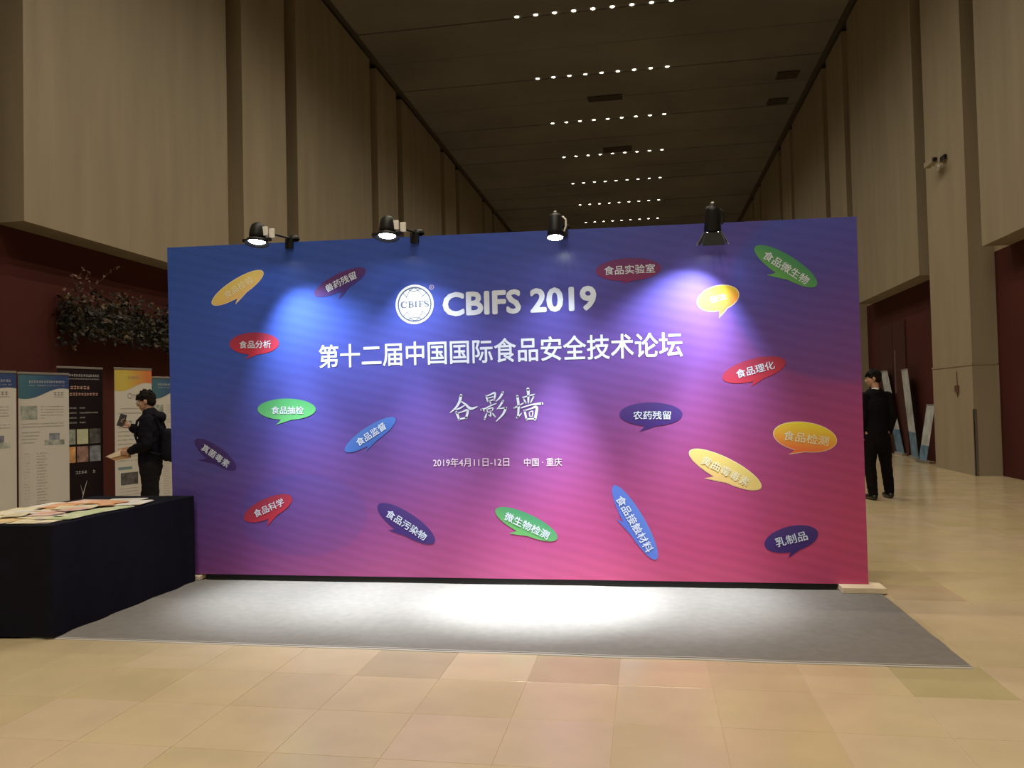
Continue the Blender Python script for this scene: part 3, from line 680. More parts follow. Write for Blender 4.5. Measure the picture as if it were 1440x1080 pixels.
def side_gradient(name, c0, c1, a, b_):
    m = mat(name, c0, .5); nt = m.node_tree; b = nt.nodes['Principled BSDF']; L = nt.links.new; N = nt.nodes.new
    tc = N('ShaderNodeTexCoord'); sp = N('ShaderNodeSeparateXYZ'); L(tc.outputs['Object'], sp.inputs[0]); rp = N('ShaderNodeValToRGB')
    mr = N('ShaderNodeMapRange'); mr.inputs['From Min'].default_value = -.3; mr.inputs['From Max'].default_value = .3; L(sp.outputs[0], mr.inputs[0])
    e = rp.color_ramp.elements; e[0].position = a; e[0].color = (*c0, 1); e[1].position = b_; e[1].color = (*c1, 1)
    L(mr.outputs[0], rp.inputs[0]); L(rp.outputs[0], b.inputs['Base Color']); return m
M['yelhead'] = side_gradient('banner_yellow_orange', (.46, .37, .07), (.50, .15, .05), .3, .9)
M['bannernavy'] = side_gradient('banner_teal_navy', (.045, .13, .18), (.022, .050, .16), .05, .8)
def glyphs(mb, x0, x1, z, h, y=-.0015, seed=0, dens=1.0):
    """a line of tiny print, one cluster of strokes per character"""
    r = random.Random(seed); x = x0
    while x < x1 - h * .5:
        if r.random() < dens:
            c = h * .8
            for q in range(2): zz = z - h / 2 + h * (q + .5) / 2 + r.uniform(-.1, .1) * h; mb.add([(x, y, zz - h * .07), (x + c, y, zz - h * .07), (x + c, y, zz + h * .07), (x, y, zz + h * .07)], [(0, 1, 2, 3)])
            xx = x + c * r.uniform(.2, .8); mb.add([(xx - h * .07, y, z - h / 2), (xx + h * .07, y, z - h / 2), (xx + h * .07, y, z + h / 2), (xx - h * .07, y, z + h / 2)], [(0, 1, 2, 3)])
        x += h
def rect(x0, x1, z0, z1, y=-.0015):
    mb = MB(); mb.add([(x0, y, z0), (x1, y, z0), (x1, y, z1), (x0, y, z1)], [(0, 1, 2, 3)]); return mb
def wave_header(w_, h, zl, zr, y=-.001):
    """header field whose lower edge swells like a wave, from zl at the left to zr at the right"""
    n = 20; vs = []
    for i in range(n + 1):
        f = i / n; x = -w_ / 2 + w_ * f; s = f * f * (3 - 2 * f); z = zl + (zr - zl) * s - .018 * math.sin(math.pi * 2 * min(1, f * 1.0)) ; vs += [(x, y, z), (x, y, h)]
    mb = MB(); mb.add(vs, [(2 * i, 2 * i + 2, 2 * i + 3, 2 * i + 1) for i in range(n)]); return mb
def banner(pl, pr, h, label, style, seed):
    pl, pr = Vector(pl), Vector(pr); d = pr - pl; w_ = d.length; c = (pl + pr) / 2
    t = thing('roll_up_banner', label, 'banner', (c.x, c.y, 0), math.atan2(d.y, d.x), group='roll-up banners along the left wall')
    mb = MB(); mb.cbox(-w_ / 2 - .01, w_ / 2 + .01, -.05, .07, .012, .085, .012); mb.build('base_housing', M['alu'], t)
    for sx in (-1, 1):
        mb = MB(); mb.cbox(sx * w_ * .38 - .02, sx * w_ * .38 + .02, -.13, .13, 0, .012, .003); mb.build('foot', M['alu'], t)
    mb = MB(); mb.tube((0, .045, .08), (0, .03, h - .01), .009, n=8); mb.build('pole', M['alu'], t)
    mb = MB(); mb.cbox(-w_ / 2 - .004, w_ / 2 + .004, -.006, .012, h - .02, h + .005, .003); mb.build('top_rail', M['alu'], t)
    n = 10; mb = MB(); vs = []
    for j in range(n + 1):
        for i in range(2): vs.append(((i - .5) * w_, 0, .08 + (h - .09) * j / n))
    mb.add(vs, [(2 * j, 2 * j + 1, 2 * j + 3, 2 * j + 2) for j in range(n)]); mb.add([(v[0], .002, v[2]) for v in vs], [(2 * j, 2 * j + 2, 2 * j + 3, 2 * j + 1) for j in range(n)])
    mb.build('print_sheet', M['bannerblack'] if style == 'black' else M['paper'], t)
    W = w_ / 2
    def part(name, mb, m_): return mb.build(name, M[m_], t)
    if style in ('blue', 'bluecut', 'bluefar'):
        part('header_field', wave_header(w_, h - .02, h - .30, h - .19), 'bannernavy')
        mb = MB(); glyphs(mb, -W * .6, W * .85, h - .105, .030, -.0022, seed); glyphs(mb, -W * .6, W * .85, h - .15, .014, -.0022, seed + 1, .8); part('header_lettering', mb, 'textpale')
        mb = MB(); glyphs(mb, W * .38, W * .82, h - .245, .045, seed=seed + 2); glyphs(mb, W * .38, W * .82, h - .285, .012, seed=seed + 3); part('company_lettering', mb, 'textgrey')
        part('product_picture', rect(-W * .92, -W * .28, h - .55, h - .39), 'swatchgrey')
        part('product_picture', rect(0, W * .80, h - .86, h - .80), 'swatchgrey'); part('product_picture', rect(W * .18, W * .6, h - .80, h - .72), 'swatchblue')
        mb = MB()
        for q in range(5): glyphs(mb, -W * .15, W * (.75 if q < 4 else .0), h - .40 - q * .034, .013, seed=seed + 5 + q, dens=.9)
        for q in range(2): glyphs(mb, -W * .88, W * .8, h - .60 - q * .035, .013, seed=seed + 15 + q, dens=.9)
        for q in range(4): glyphs(mb, -W * .88, -W * (.1 + .1 * q), h - .70 - q * .04, .014, seed=seed + 25 + q, dens=.9)
        for q in range(22): glyphs(mb, -W * .78, -W * .6, h - .95 - q * .035, .010, seed=seed + 60 + q, dens=.6); glyphs(mb, -W * .32, W * (.02 if q % 2 else .1), h - .95 - q * .035, .013, seed=seed + 40 + q, dens=.9)
        part('text_lines', mb, 'textgrey')
    elif style == 'black':
        mb = MB(); glyphs(mb, -W * .6, W * .85, h - .105, .032, seed=seed); glyphs(mb, -W * .6, W * .85, h - .15, .014, seed=seed + 1); part('header_lettering', mb, 'textpale')
        mb = MB(); glyphs(mb, -W * .45, W * .45, h - .26, .045, seed=seed + 2); glyphs(mb, -W * .75, W * .8, h - .345, .040, seed=seed + 3); part('headline_lettering', mb, 'textpink')
        mb = MB()
        for q in range(4): glyphs(mb, -W * .75, -W * .2, h - .52 - q * .062, .020, seed=seed + 4 + q); glyphs(mb, -W * .05, W * (.2 + .6 * (q == 1)), h - .52 - q * .062, .020, seed=seed + 14 + q)
        glyphs(mb, -W * .25, W * .6, h - 1.34, .040, seed=seed + 30, dens=.9)
        for q in range(10): glyphs(mb, -W * .4, W * (.9 if q == 0 else .7), h - 1.86 - q * .035 + (.08 if q == 0 else 0), .030 if q == 0 else .010, seed=seed + 34 + q, dens=.8)
        part('text_lines', mb, 'textpale')
        for q, (mm_, mn) in enumerate((('swatchgrey', 'swatchorange'), ('swatchgreen', 'swatchred'), ('swatchdark', 'swatchblue'))):
            x0 = -W * .74 + q * W * .56
            part('product_picture', rect(x0, x0 + W * .5, h - .98, h - .79), mm_); part('product_picture', rect(x0, x0 + W * .5, h - 1.21, h - 1.01), mn)
        mb = MB(); ribbon(mb, [(0, h - 1.75), (.03, h - 1.6), (.08, h - 1.45)], [.004, .012, .003], -.0015); ribbon(mb, [(.02, h - 1.62), (-.01, h - 1.5)], [.008, .002], -.0015); part('plant_picture', mb, 'textpale')
    elif style == 'yellow':
        part('header_field', wave_header(w_, h - .02, h - .30, h - .20), 'yelhead')
        mb = MB(); glyphs(mb, -W * .3, W * .4, h - .125, .038, -.0022, seed); part('header_lettering', mb, 'textgrey')
        mb = MB(); ring2d(mb, -W * .2, h - .37, .028, .038, -.0015, 24); glyphs(mb, -W * .05, W * .55, h - .36, .040, seed=seed + 2); glyphs(mb, -W * .05, W * .55, h - .40, .012, seed=seed + 3); part('company_emblem', mb, 'textgrey')
        for z in (.72, 1.33): part('heading_bar', rect(-W * .85, -W * .12, h - z - .018, h - z + .018), 'teal2')
        mb = MB()
        glyphs(mb, -W * .7, W * .3, h - .54, .016, seed=seed + 4); glyphs(mb, -W * .85, W * .6, h - .60, .018, seed=seed + 5)
        for q in range(9): glyphs(mb, -W * .85, W * (.8 if q % 3 else .1), h - .79 - q * .055, .016, seed=seed + 6 + q, dens=.85)
        for q in range(12): glyphs(mb, -W * .8, W * .3, h - 1.6 - q * .04, .011, seed=seed + 26 + q, dens=.85)
        part('text_lines', mb, 'textgrey'); part('product_picture', rect(-W * .72, W * .2, h - 1.55, h - 1.39), 'swatchdark')
    return t
banner((-7.20, 7.10), (-7.03, 7.79), 2.0, 'blue-headed white roll-up banner cut by the left photo edge', 'bluecut', 100)
banner((-7.13, 7.93), (-6.965, 8.53), 2.0, 'white roll-up banner with a blue wave header and a table of small print', 'blue', 300)
banner((-7.20, 8.62), (-7.025, 9.214), 2.10, 'black roll-up banner with two rows of square product pictures', 'black', 500)
banner((-6.86, 9.225), (-6.71, 9.79), 2.10, 'white roll-up banner with a yellow to orange header, behind the standing man', 'yellow', 700)
banner((-6.80, 9.90), (-6.67, 10.50), 2.0, 'blue-headed roll-up banner half hidden behind the backdrop edge', 'bluefar', 900)

# ------------------------------------------------------------------ planter ledge with foliage on the left red wall
pl = thing('wall_planter', 'long dark planter box with trailing foliage high on the left red wall', 'planter', (XL - DEP, 10.25, 2.74))
M['planter'] = mat('dark_planter', (.04, .035, .03), .6)
mb = MB(); mb.box(.0, .30, 0, 4.3, 0, .03); mb.box(.0, .02, 0, 4.3, .03, .34); mb.box(.28, .30, 0, 4.3, .03, .34); mb.box(.02, .28, 0, .02, .03, .34); mb.box(.02, .28, 4.28, 4.3, .03, .34); mb.build('planter_box', M['planter'], pl)
mb = MB(); mb.box(.02, .28, .02, 4.28, .03, .29); mb.build('soil', M['ceildark'], pl)
M['leaf'] = mat('dark_leaf', (.016, .015, .009), .6, noise_scale=6, noise_amt=.6)
M['leafdry'] = mat('dry_leaf', (.07, .045, .018), .6, noise_scale=6, noise_amt=.5)
M['blossom'] = mat('dusty_blossom', (.15, .08, .065), .7)
fo = MB(); r = random.Random(3)
def leaf(mb, p, d, s, mi):
    d = Vector(d).normalized(); a = d.orthogonal().normalized(); a.rotate(Quaternion(d, r.uniform(0, 6.28))); nrm = d.cross(a); p = Vector(p)
    mb.add([p, p + d * s * .35 + a * s * .26, p + d * s * .75 + a * s * .18, p + d * s + nrm * s * .08, p + d * s * .75 - a * s * .18, p + d * s * .35 - a * s * .26, p + d * s * .5 - nrm * s * .06], [(0, 1, 6), (1, 2, 6), (2, 3, 6), (3, 4, 6), (4, 5, 6), (5, 0, 6)], mi)
for k in range(3600):
    yy = r.uniform(-.25, 4.3); top = .44 + .26 * noise.noise((yy * 1.3, 2, 0)) + .1 * noise.noise((yy * 5, 1, 0))
    z = r.uniform(-.12 - .25 * max(0, noise.noise((yy * 2, 8, 0))), max(.25, top)) if r.random() < .85 else r.uniform(top - .1, top + .2)
    x = r.uniform(.02, .42) if z > .3 else r.uniform(.30, .42)
    mi = 0 if r.random() < .82 else 1
    if yy < 1.2 and z > .35 and r.random() < .4: mi = 1
    if yy < .08: x = r.uniform(.0, .40); yy = r.uniform(-.12, .0)
    leaf(fo, (x, yy, z), (r.uniform(-.4, 1), r.uniform(-1, 1), r.uniform(-1, .8)), r.uniform(.05, .11), mi)
fo.build('foliage', [M['leaf'], M['leafdry']], pl, kind='stuff')
sp_ = MB(); r.seed(11); bls = MB()
for k in range(9):
    y0 = r.uniform(.0, .5) if k < 6 else r.uniform(1, 2.6); p = Vector((.15, y0, .3)); d = Vector((r.uniform(-.0, .4), r.uniform(-.5, .2), 1)).normalized()
    for q in range(r.randint(4, 7) if k < 6 else 3):
        p2 = p + d * .13; sp_.tube(p, p2, .005, .004, 5); p = p2; d = (d + Vector((r.uniform(-.1, .2), r.uniform(-.4, .3), r.uniform(-.3, .1)))).normalized()
        if p.x < .03: p.x = .03
        for _ in range(3): leaf(bls, p, (r.uniform(-.3, 1), r.uniform(-1, 1), r.uniform(-1, 1)), r.uniform(.03, .06), 0)
sp_.build('stems', M['leafdry'], pl); bls.build('blossom', M['blossom'], pl, kind='stuff')

# ------------------------------------------------------------------ right wall fittings
t = thing('security_camera', 'small pale box camera with bracket high on the right stone pier', 'camera', (XR - .0, 16.70, 6.02))
mb = MB(); mb.cbox(-.03, 0, -.05, .05, -.05, .05, .004); mb.build('mount_plate', M['white'], t)
mb = MB(); mb.tube((-.03, 0, 0), (-.18, -.10, .02), .014); mb.build('bracket_arm', M['white'], t)
mb = MB(); mb.cbox(-.26, -.14, -.32, .10, .02, .13, .012); mb.build('camera_housing', M['pier'], t)
mb = MB(); mb.tube((-.20, -.32, .075), (-.20, -.36, .075), .038); mb.build('lens_hood', M['black'], t)
t = thing('sensor_box', 'small dark pane-like sensor beside the box camera on the right pier', 'sensor', (XR, 16.42, 6.12))
mb = MB(); mb.cbox(-.05, 0, -.11, .11, -.05, .05, .006); mb.build('case', M['black'], t)
mb = MB(); mb.box(-.06, -.0, -.12, .12, -.055, -.05); mb.build('bracket', M['steel'], t)
t = thing('switch_box', 'small brown box with a thin cable on the right stone pier at head height', 'switch', (XR, 16.2, 1.60))
M['brown'] = mat('brown_box', (.10, .045, .03), .5)
mb = MB(); mb.cbox(-.035, 0, -.075, .075, -.065, .065, .006); mb.build('case', M['brown'], t)
mb = MB(); mb.tube((-.008, .0, .06), (-.008, .01, .34), .006, n=6); mb.tube((-.008, 0, -.06), (-.008, .0, -.16), .006, n=6); mb.build('cable', M['brown'], t)
o = MB(); o.box(-.006, .006, -.006, .045, 0, 1.22); o.box(-.006, .05, -.006, .0, 0, 1.22)
o = o.build('corner_guard', mat('grey_guard', (.13, .11, .09), .5)); o.location = (XR, 15.50, 0); tag(o, 'grey metal corner guard on the near edge of the right stone pier', 'corner guard')
# door set in the red recess wall
M['dred'] = mat('dark_red_door', (.045, .009, .008), .5); 
mb = MB(); mb.box(XR + DEP - .03, XR + DEP, 20.55, 22.55, 0, 3.35); dr = mb.build('door_1', M['dred'], kind='structure')
mb = MB(); mb.box(XR + DEP - .045, XR + DEP - .028, 21.35, 21.375, 1.55, 2.65); mb.build('pull_handle', M['alu'], dr, label='thin bright upright strip on the dark red door')
mb = MB(); mb.box(XR + DEP - .034, XR + DEP - .0295, 21.54, 21.56, 0, 3.35); mb.build('door_gap', M['black'], dr)

# roll-up banners leaning on the right recess wall
M['bluewhite'] = mat('banner_blue_white', (.42, .45, .48), .5, noise_scale=3.2, noise_amt=.35)
M['bluefoot'] = mat('banner_blue_foot', (.10, .20, .32), .5, noise_scale=5, noise_amt=.4)
def leaning(x0, y0, x1, y1, h, lx, label, low=False):
    """foot line from (x0,y0) to (x1,y1); the top leans by lx towards +x"""
    t = thing('leaning_banner', label, 'banner', (x0, y0, 0), 0, group='banners leaning in the right recess')
    dx, dy = x1 - x0, y1 - y0
    def P(u, v): return (dx * u + lx[0] * v, dy * u + lx[1] * v, .05 + (h - .05) * v)
    for nm, v0, v1, mm_ in (('print_sheet', .28, 1, 'bluewhite'), ('lower_print', 0, .28, 'bluefoot')):
        mb = MB(); n = 6; vs = []
        for j in range(n + 1):
            for u in (0, 1): vs.append(P(u, v0 + (v1 - v0) * j / n))
        k = len(vs); vs += [(v[0] + .004, v[1] + .004, v[2]) for v in vs]
        mb.add(vs, [(2 * j, 2 * j + 1, 2 * j + 3, 2 * j + 2) for j in range(n)] + [(k + 2 * j, k + 2 * j + 2, k + 2 * j + 3, k + 2 * j + 1) for j in range(n)]); mb.build(nm, M[mm_], t)
    mb = MB(); mb.tube(P(0, 1), P(1, 1), .012, n=8); mb.build('top_rail', M['alu'], t)
    mb = MB(); d = Vector((dx, dy, 0)).normalized(); nn_ = Vector((d.y, -d.x, 0)) * .06
    a = Vector((0, 0, 0)) - d * .01; b2 = Vector((dx, dy, 0)) + d * .01
    mb.add([a - nn_, b2 - nn_, b2 + nn_, a + nn_] + [q + Vector((0, 0, .07)) for q in (a - nn_ * .8, b2 - nn_ * .8, b2 + nn_ * .8, a + nn_ * .8)], [(0, 3, 2, 1), (4, 5, 6, 7), (0, 1, 5, 4), (1, 2, 6, 5), (2, 3, 7, 6), (3, 0, 4, 7)]); mb.build('base_housing', M['alu'], t)
    return t
leaning(6.30, 21.45, 6.27, 20.75, 2.15, (-.06, .95), 'white and blue banner leaning in the right recess, nearer the dark door')
leaning(6.20, 20.0, 6.10, 19.2, 2.12, (.0, .55), 'white and blue banner leaning in the right recess, middle of the three')
leaning(5.99, 18.85, 5.97, 18.3, 1.28, (.06, -.45), 'short pale banner leaning back beside the stone pier at right')
t = thing('folded_display', 'blue and white folded display lying on the floor behind the suited man', 'display', (6.0, 22.1, 0))
mb = MB(); mb.cbox(-.2, .25, -.25, .3, 0, .28, .02); mb.build('white_carton', M['white'], t)
mb = MB(); mb.add([(-.21, -.2, .28), (-.05, .3, .28), (.10, .3, .95), (-.05, -.2, .9), (-.19, -.2, .28), (-.03, .3, .28), (.12, .3, .95), (-.03, -.2, .9)], [(0, 1, 2, 3), (7, 6, 5, 4), (0, 4, 5, 1), (1, 5, 6, 2), (2, 6, 7, 3), (3, 7, 4, 0)]); mb.build('blue_panel', mat('deep_blue_board', (.03, .07, .26), .5), t)

# ------------------------------------------------------------------ people
def sphere_verts(c, rad, rot=None, n=14, m_=9):
    vs = []; fs = []; c = Vector(c)
    for j in range(m_ + 1):
        ph = math.pi * j / m_
        for i in range(n):
            th = 2 * math.pi * i / n; v = Vector((rad[0] * math.sin(ph) * math.cos(th), rad[1] * math.sin(ph) * math.sin(th), rad[2] * math.cos(ph)))
            if rot: v = rot @ v
            vs.append(c + v)
    for j in range(m_):
        for i in range(n): fs.append((j * n + i, (j + 1) * n + i, (j + 1) * n + (i + 1) % n, j * n + (i + 1) % n))
    return vs, fs
class Blob:
    """union of ellipsoids and tapered capsules, voxel-remeshed to one smooth surface"""
    def __init__(s): s.mb = MB()
    def ell(s, c, rad, rot=None): vs, fs = sphere_verts(c, rad, rot); s.mb.add(vs, fs); return s
    def cap(s, p0, r0, p1, r1, flat=1.0, side=None):
        p0, p1 = Vector(p0), Vector(p1); d = (p1 - p0); L_ = d.length; d = d.normalized()
        a = (Vector(side) - d * Vector(side).dot(d)).normalized() if side else d.orthogonal().normalized(); b2 = d.cross(a); n = 14; prof = []
        for k in range(5): t = math.pi / 2 * k / 4; prof.append((r0 * math.sin(t) + 1e-4, -r0 * math.cos(t)))
        for k in range(5): t = math.pi / 2 * k / 4; prof.append((r1 * math.cos(t) + 1e-4, L_ + r1 * math.sin(t)))
        vs = []
        for rr, h in prof:
            for i in range(n): t = 2 * math.pi * i / n; vs.append(p0 + d * h + a * math.cos(t) * rr + b2 * math.sin(t) * rr * flat)
        fs = [(k * n + i, k * n + (i + 1) % n, (k + 1) * n + (i + 1) % n, (k + 1) * n + i) for k in range(len(prof) - 1) for i in range(n)]
        fs += [tuple(range(n - 1, -1, -1)), tuple((len(prof) - 1) * n + i for i in range(n))]
        s.mb.add(vs, fs); return s
    def chain(s, pts, radii, flat=1.0, side=None):
        for i in range(len(pts) - 1): s.cap(pts[i], radii[i], pts[i + 1], radii[i + 1], flat, side)
        return s
    def build(s, name, m_, parent, voxel=.01, smooth=3, wrinkle=0., seed=0, **tags):
        me = bpy.data.meshes.new(name); me.from_pydata(s.mb.v, [], s.mb.f); me.update(); recalc(me)
        o = bpy.data.objects.new(name, me); COL.objects.link(o)
        md = o.modifiers.new('r', 'REMESH'); md.mode = 'VOXEL'; md.voxel_size = voxel
        if smooth: sm = o.modifiers.new('s', 'SMOOTH'); sm.iterations = smooth; sm.factor = .5
        dg = bpy.context.evaluated_depsgraph_get(); dg.update(); out = bpy.data.meshes.new_from_object(o.evaluated_get(dg)); bpy.data.objects.remove(o)
        if wrinkle:
            for v in out.vertices:
                nn_ = v.normal; q = v.co; v.co = q + nn_ * wrinkle * (noise.noise((q.x * 14 + seed, q.y * 14, q.z * 22)) + .5 * noise.noise((q.x * 30, q.y * 30 + seed, q.z * 9)))
        out.materials.clear(); out.materials.append(m_); out.name = name
        for p_ in out.polygons: p_.use_smooth = True
        return link(name, out, parent, **tags)
def hand(b, wrist, dirv, palm_n, curl=.5, s=1.0, thumb_side=1):
    """palm, four fingers with two bends of unequal length, thumb off the side; palm_n points out of the palm"""
    w_ = Vector(wrist); d = Vector(dirv).normalized(); n = Vector(palm_n); n = (n - d * n.dot(d)).normalized(); sd = d.cross(n) * thumb_side
    b.cap(w_, .024 * s, w_ + d * .045 * s, .030 * s, .62, sd); b.cap(w_ + d * .03 * s, .034 * s, w_ + d * .082 * s, .036 * s, .42, sd)
    for k, (o_, ln) in enumerate(((.027, .070), (.009, .079), (-.009, .073), (-.026, .058))):
        p0 = w_ + d * .078 * s + sd * o_ * s; a1 = curl * .9; d1 = (d * math.cos(a1) + n * math.sin(a1)); p1 = p0 + d1 * ln * .48 * s
        a2 = curl * 2.0; d2 = (d * math.cos(a2) + n * math.sin(a2)); p2 = p1 + d2 * ln * .32 * s; a3 = curl * 2.7; d3 = d * math.cos(a3) + n * math.sin(a3); p3 = p2 + d3 * ln * .22 * s
        b.chain([p0 - d * .015 * s, p1, p2, p3], [.0095 * s, .0088 * s, .008 * s, .007 * s])
    t0 = w_ + d * .028 * s + sd * .026 * s; t1 = t0 + (d * .6 + sd * .65 + n * .35).normalized() * .042 * s; t2 = t1 + (d * .85 + n * .5 + sd * .1).normalized() * .030 * s
    b.chain([t0, t1, t2], [.013 * s, .0105 * s, .0085 * s])
def head(b, c, rot, s=1.0):
    """c = centre of the skull; faces local -y turned by rot"""
    def T(x, y, z): return Vector(c) + rot @ Vector((x * s, y * s, z * s))
    b.ell(T(0, .012, .022), (.074 * s, .094 * s, .090 * s), rot); b.ell(T(0, -.030, -.030), (.062 * s, .066 * s, .078 * s), rot); b.ell(T(0, -.055, -.082), (.034 * s, .032 * s, .028 * s), rot)
    b.ell(T(0, .0, -.055), (.055 * s, .07 * s, .045 * s), rot)
    b.cap(T(0, -.088, .012), .008 * s, T(0, -.108, -.022), .012 * s); b.ell(T(0, -.098, -.028), (.017 * s, .014 * s, .010 * s), rot)      # nose
    b.ell(T(0, -.088, -.056), (.024 * s, .011 * s, .006 * s), rot); b.ell(T(0, -.086, -.067), (.021 * s, .012 * s, .007 * s), rot)          # lips
    for q in (-1, 1):
        b.ell(T(q * .030, -.083, .022), (.019 * s, .010 * s, .006 * s), rot)       # brow
        b.ell(T(q * .045, -.062, -.020), (.020 * s, .020 * s, .020 * s), rot)      # cheek
        b.ell(T(q * .077, .010, -.008), (.010 * s, .020 * s, .032 * s), rot)       # ear
    return T
def eyes(T, rot, parent, s=1.0):
    for q in (-1, 1):
        mb = MB(); vs, fs = sphere_verts(T(q * .030, -.0835, .004), (.0135 * s, .009 * s, .0065 * s), rot, 12, 8); mb.add(vs, fs, 0, True)
        vs, fs = sphere_verts(T(q * .030, -.0905, .004), (.006 * s, .004 * s, .006 * s), rot, 10, 6); mb.add(vs, fs, 1, True); mb.build('eye', [M['eyewhite'], M['black']], parent)
M['skin'] = mat('skin', (.42, .25, .175), .55); M['eyewhite'] = mat('eye_white', (.6, .58, .55), .3)
M['hair'] = mat('black_hair', (.008, .006, .006), .8, spec=.15, noise_scale=30, noise_amt=.4, bump=.5, bump_scale=120)
M['hoodie'] = mat('black_navy_jacket', (.0065, .0065, .012), .9, spec=.1, bump=.15, bump_scale=200)
M['jeans'] = mat('dark_trousers', (.010, .009, .011), .9, spec=.1); M['shoe'] = mat('black_shoe', (.012, .011, .011), .35)
M['suit'] = mat('black_suit', (.005, .0035, .005), .85, spec=.12); M['shirt'] = mat('white_shirt', (.6, .6, .6), .7)

def hair_cap(b, T, rot, s, rr, long_=0.):
    b.ell(T(0, .022, .040), (.084 * s, .100 * s, .090 * s), rot); b.ell(T(0, .048, -.005), (.076 * s, .062 * s, .075 * s), rot)
    for k in range(46):      # tufts
        th = rr.uniform(0, 2 * math.pi); ph = rr.uniform(.0, 1.35)
        x, y, z = .085 * math.sin(ph) * math.cos(th), .022 + .100 * math.sin(ph) * math.sin(th), .040 + .092 * math.cos(ph)
        if y < -.045 and z < .055: continue
        dx, dz = rr.uniform(-.03, .03), rr.uniform(-.035, .02)
        b.cap(T(x * .9, y * .9, z * .95), .018 * s, T(x * 1.05 + dx, y * 1.08 - rr.uniform(.0, .03), z * 1.04 + dz), .007 * s)
    for k in range(9):       # fringe
        x = -.055 + .11 * k / 8; b.cap(T(x * .9, -.060, .085), .018 * s, T(x + rr.uniform(-.012, .012), -.095, .048 + rr.uniform(-.012, .012)), .007 * s)

# --- left man: seen in profile, reading his phone before the banners
lm = thing('person', 'man in dark hooded jacket with backpack, looking at his phone before the banners', 'person', (-5.86, 8.52, 0), R(-72))
rot_h = Matrix.Rotation(R(14), 3, 'X')     # nods forward
HCN = (0, -.045, 1.635)
b = Blob(); T_ = head(b, HCN, rot_h)
b.cap((0, .0, 1.46), .055, (0, -.02, 1.58), .052)
b.chain([(0, .0, .96), (0, .01, 1.25), (0, .0, 1.40)], [.09, .12, .11], .6, (1, 0, 0)); b.cap((-.15, 0, 1.40), .05, (.15, 0, 1.40), .05)
LH = {1: ((.175, .0, 1.40), (.235, .02, 1.13), (.13, -.19, 1.045)), -1: ((-.175, .0, 1.40), (-.215, -.06, 1.17), (-.09, -.245, 1.335))}
for sg, (a, e_, w_) in LH.items(): b.chain([a, e_, w_], [.048, .038, .026])
hand(b, LH[1][2], (-.10, -1, -.10), (-1, .1, .1), .55, 1.0, 1)
hand(b, LH[-1][2], (.25, -.7, .55), (.7, .3, .2), .45, 1.0, -1)
for sg in (1, -1):
    kx = .10 * sg; fy = -.10 if sg < 0 else .12
    b.chain([(kx * .8, 0, .90), (kx * 1.05, fy * .5 - .02, .50), (kx * 1.05, fy, .09)], [.075, .05, .036]); b.cap((kx * 1.05, fy + .01, .05), .035, (kx * 1.15, fy - .13, .035), .03)
b.build('body', M['skin'], lm, .0065, 2)
eyes(T_, rot_h, lm)
hb = Blob(); hair_cap(hb, T_, rot_h, 1.0, random.Random(5)); hb.build('hair', M['hair'], lm, .007, 1)
j = Blob()
j.chain([(0, -.005, .90), (0, .0, 1.08), (0, .01, 1.28), (0, .01, 1.40)], [.185, .188, .195, .165], .72, (1, 0, 0)); j.cap((-.155, .01, 1.405), .078, (.155, .01, 1.405), .078)
j.cap((0, .02, 1.42), .095, (0, .0, 1.475), .075); j.ell((0, .105, 1.445), (.125, .075, .065)); j.chain([(-.09, .05, 1.47), (-.07, -.035, 1.47), (0, -.06, 1.45), (.07, -.035, 1.47), (.09, .05, 1.47)], [.035, .03, .028, .03, .035])
for sg, (a, e_, w_) in LH.items():
    wv = Vector(e_) + (Vector(w_) - Vector(e_)) * .93
    j.chain([a, e_, wv], [.082, .068, .050])
j.build('jacket', M['hoodie'], lm, .011, 3, .011, 3, label='black navy hooded jacket')
tr_ = Blob(); tr_.cap((-.07, 0, .92), .145, (.07, 0, .92), .145, .85, (1, 0, 0))
for sg in (1, -1):
    kx = .10 * sg; fy = -.10 if sg < 0 else .12
    tr_.chain([(kx * .9, 0, .86), (kx * 1.05, fy * .5 - .02, .50), (kx * 1.05, fy, .11)], [.11, .082, .068])
tr_.build('trousers', M['jeans'], lm, .011, 3, .008, 8)
for sg in (1, -1):
    kx = .105 * sg; fy = -.10 if sg < 0 else .12; sh = Blob(); sh.cap((kx, fy + .03, .052), .050, (kx * 1.1, fy - .15, .040), .040); sh.cap((kx, fy + .0, .04), .035, (kx, fy, .11), .05); sh.build('shoe', M['shoe'], lm, .009, 2)
# glasses
mb = MB()
for q in (-1, 1):
    for k in range(12):
        a0, a1 = 2 * math.pi * k / 12, 2 * math.pi * (k + 1) / 12; f_ = lambda t: T_(q * .032 + .021 * math.cos(t), -.103, .004 + .017 * math.sin(t)); mb.tube(f_(a0), f_(a1), .0016, n=5)
    mb.tube(T_(q * .053, -.103, .008), T_(q * .080, .0, .010), .0016, n=5)
mb.tube(T_(-.011, -.104, .006), T_(.011, -.104, .006), .0016, n=5); mb.build('glasses', M['black'], lm)
RZ = Matrix.Rotation(R(-72), 3, 'Z')
def LW(p): return RZ @ Vector(p) + Vector((-5.86, 8.52, 0))
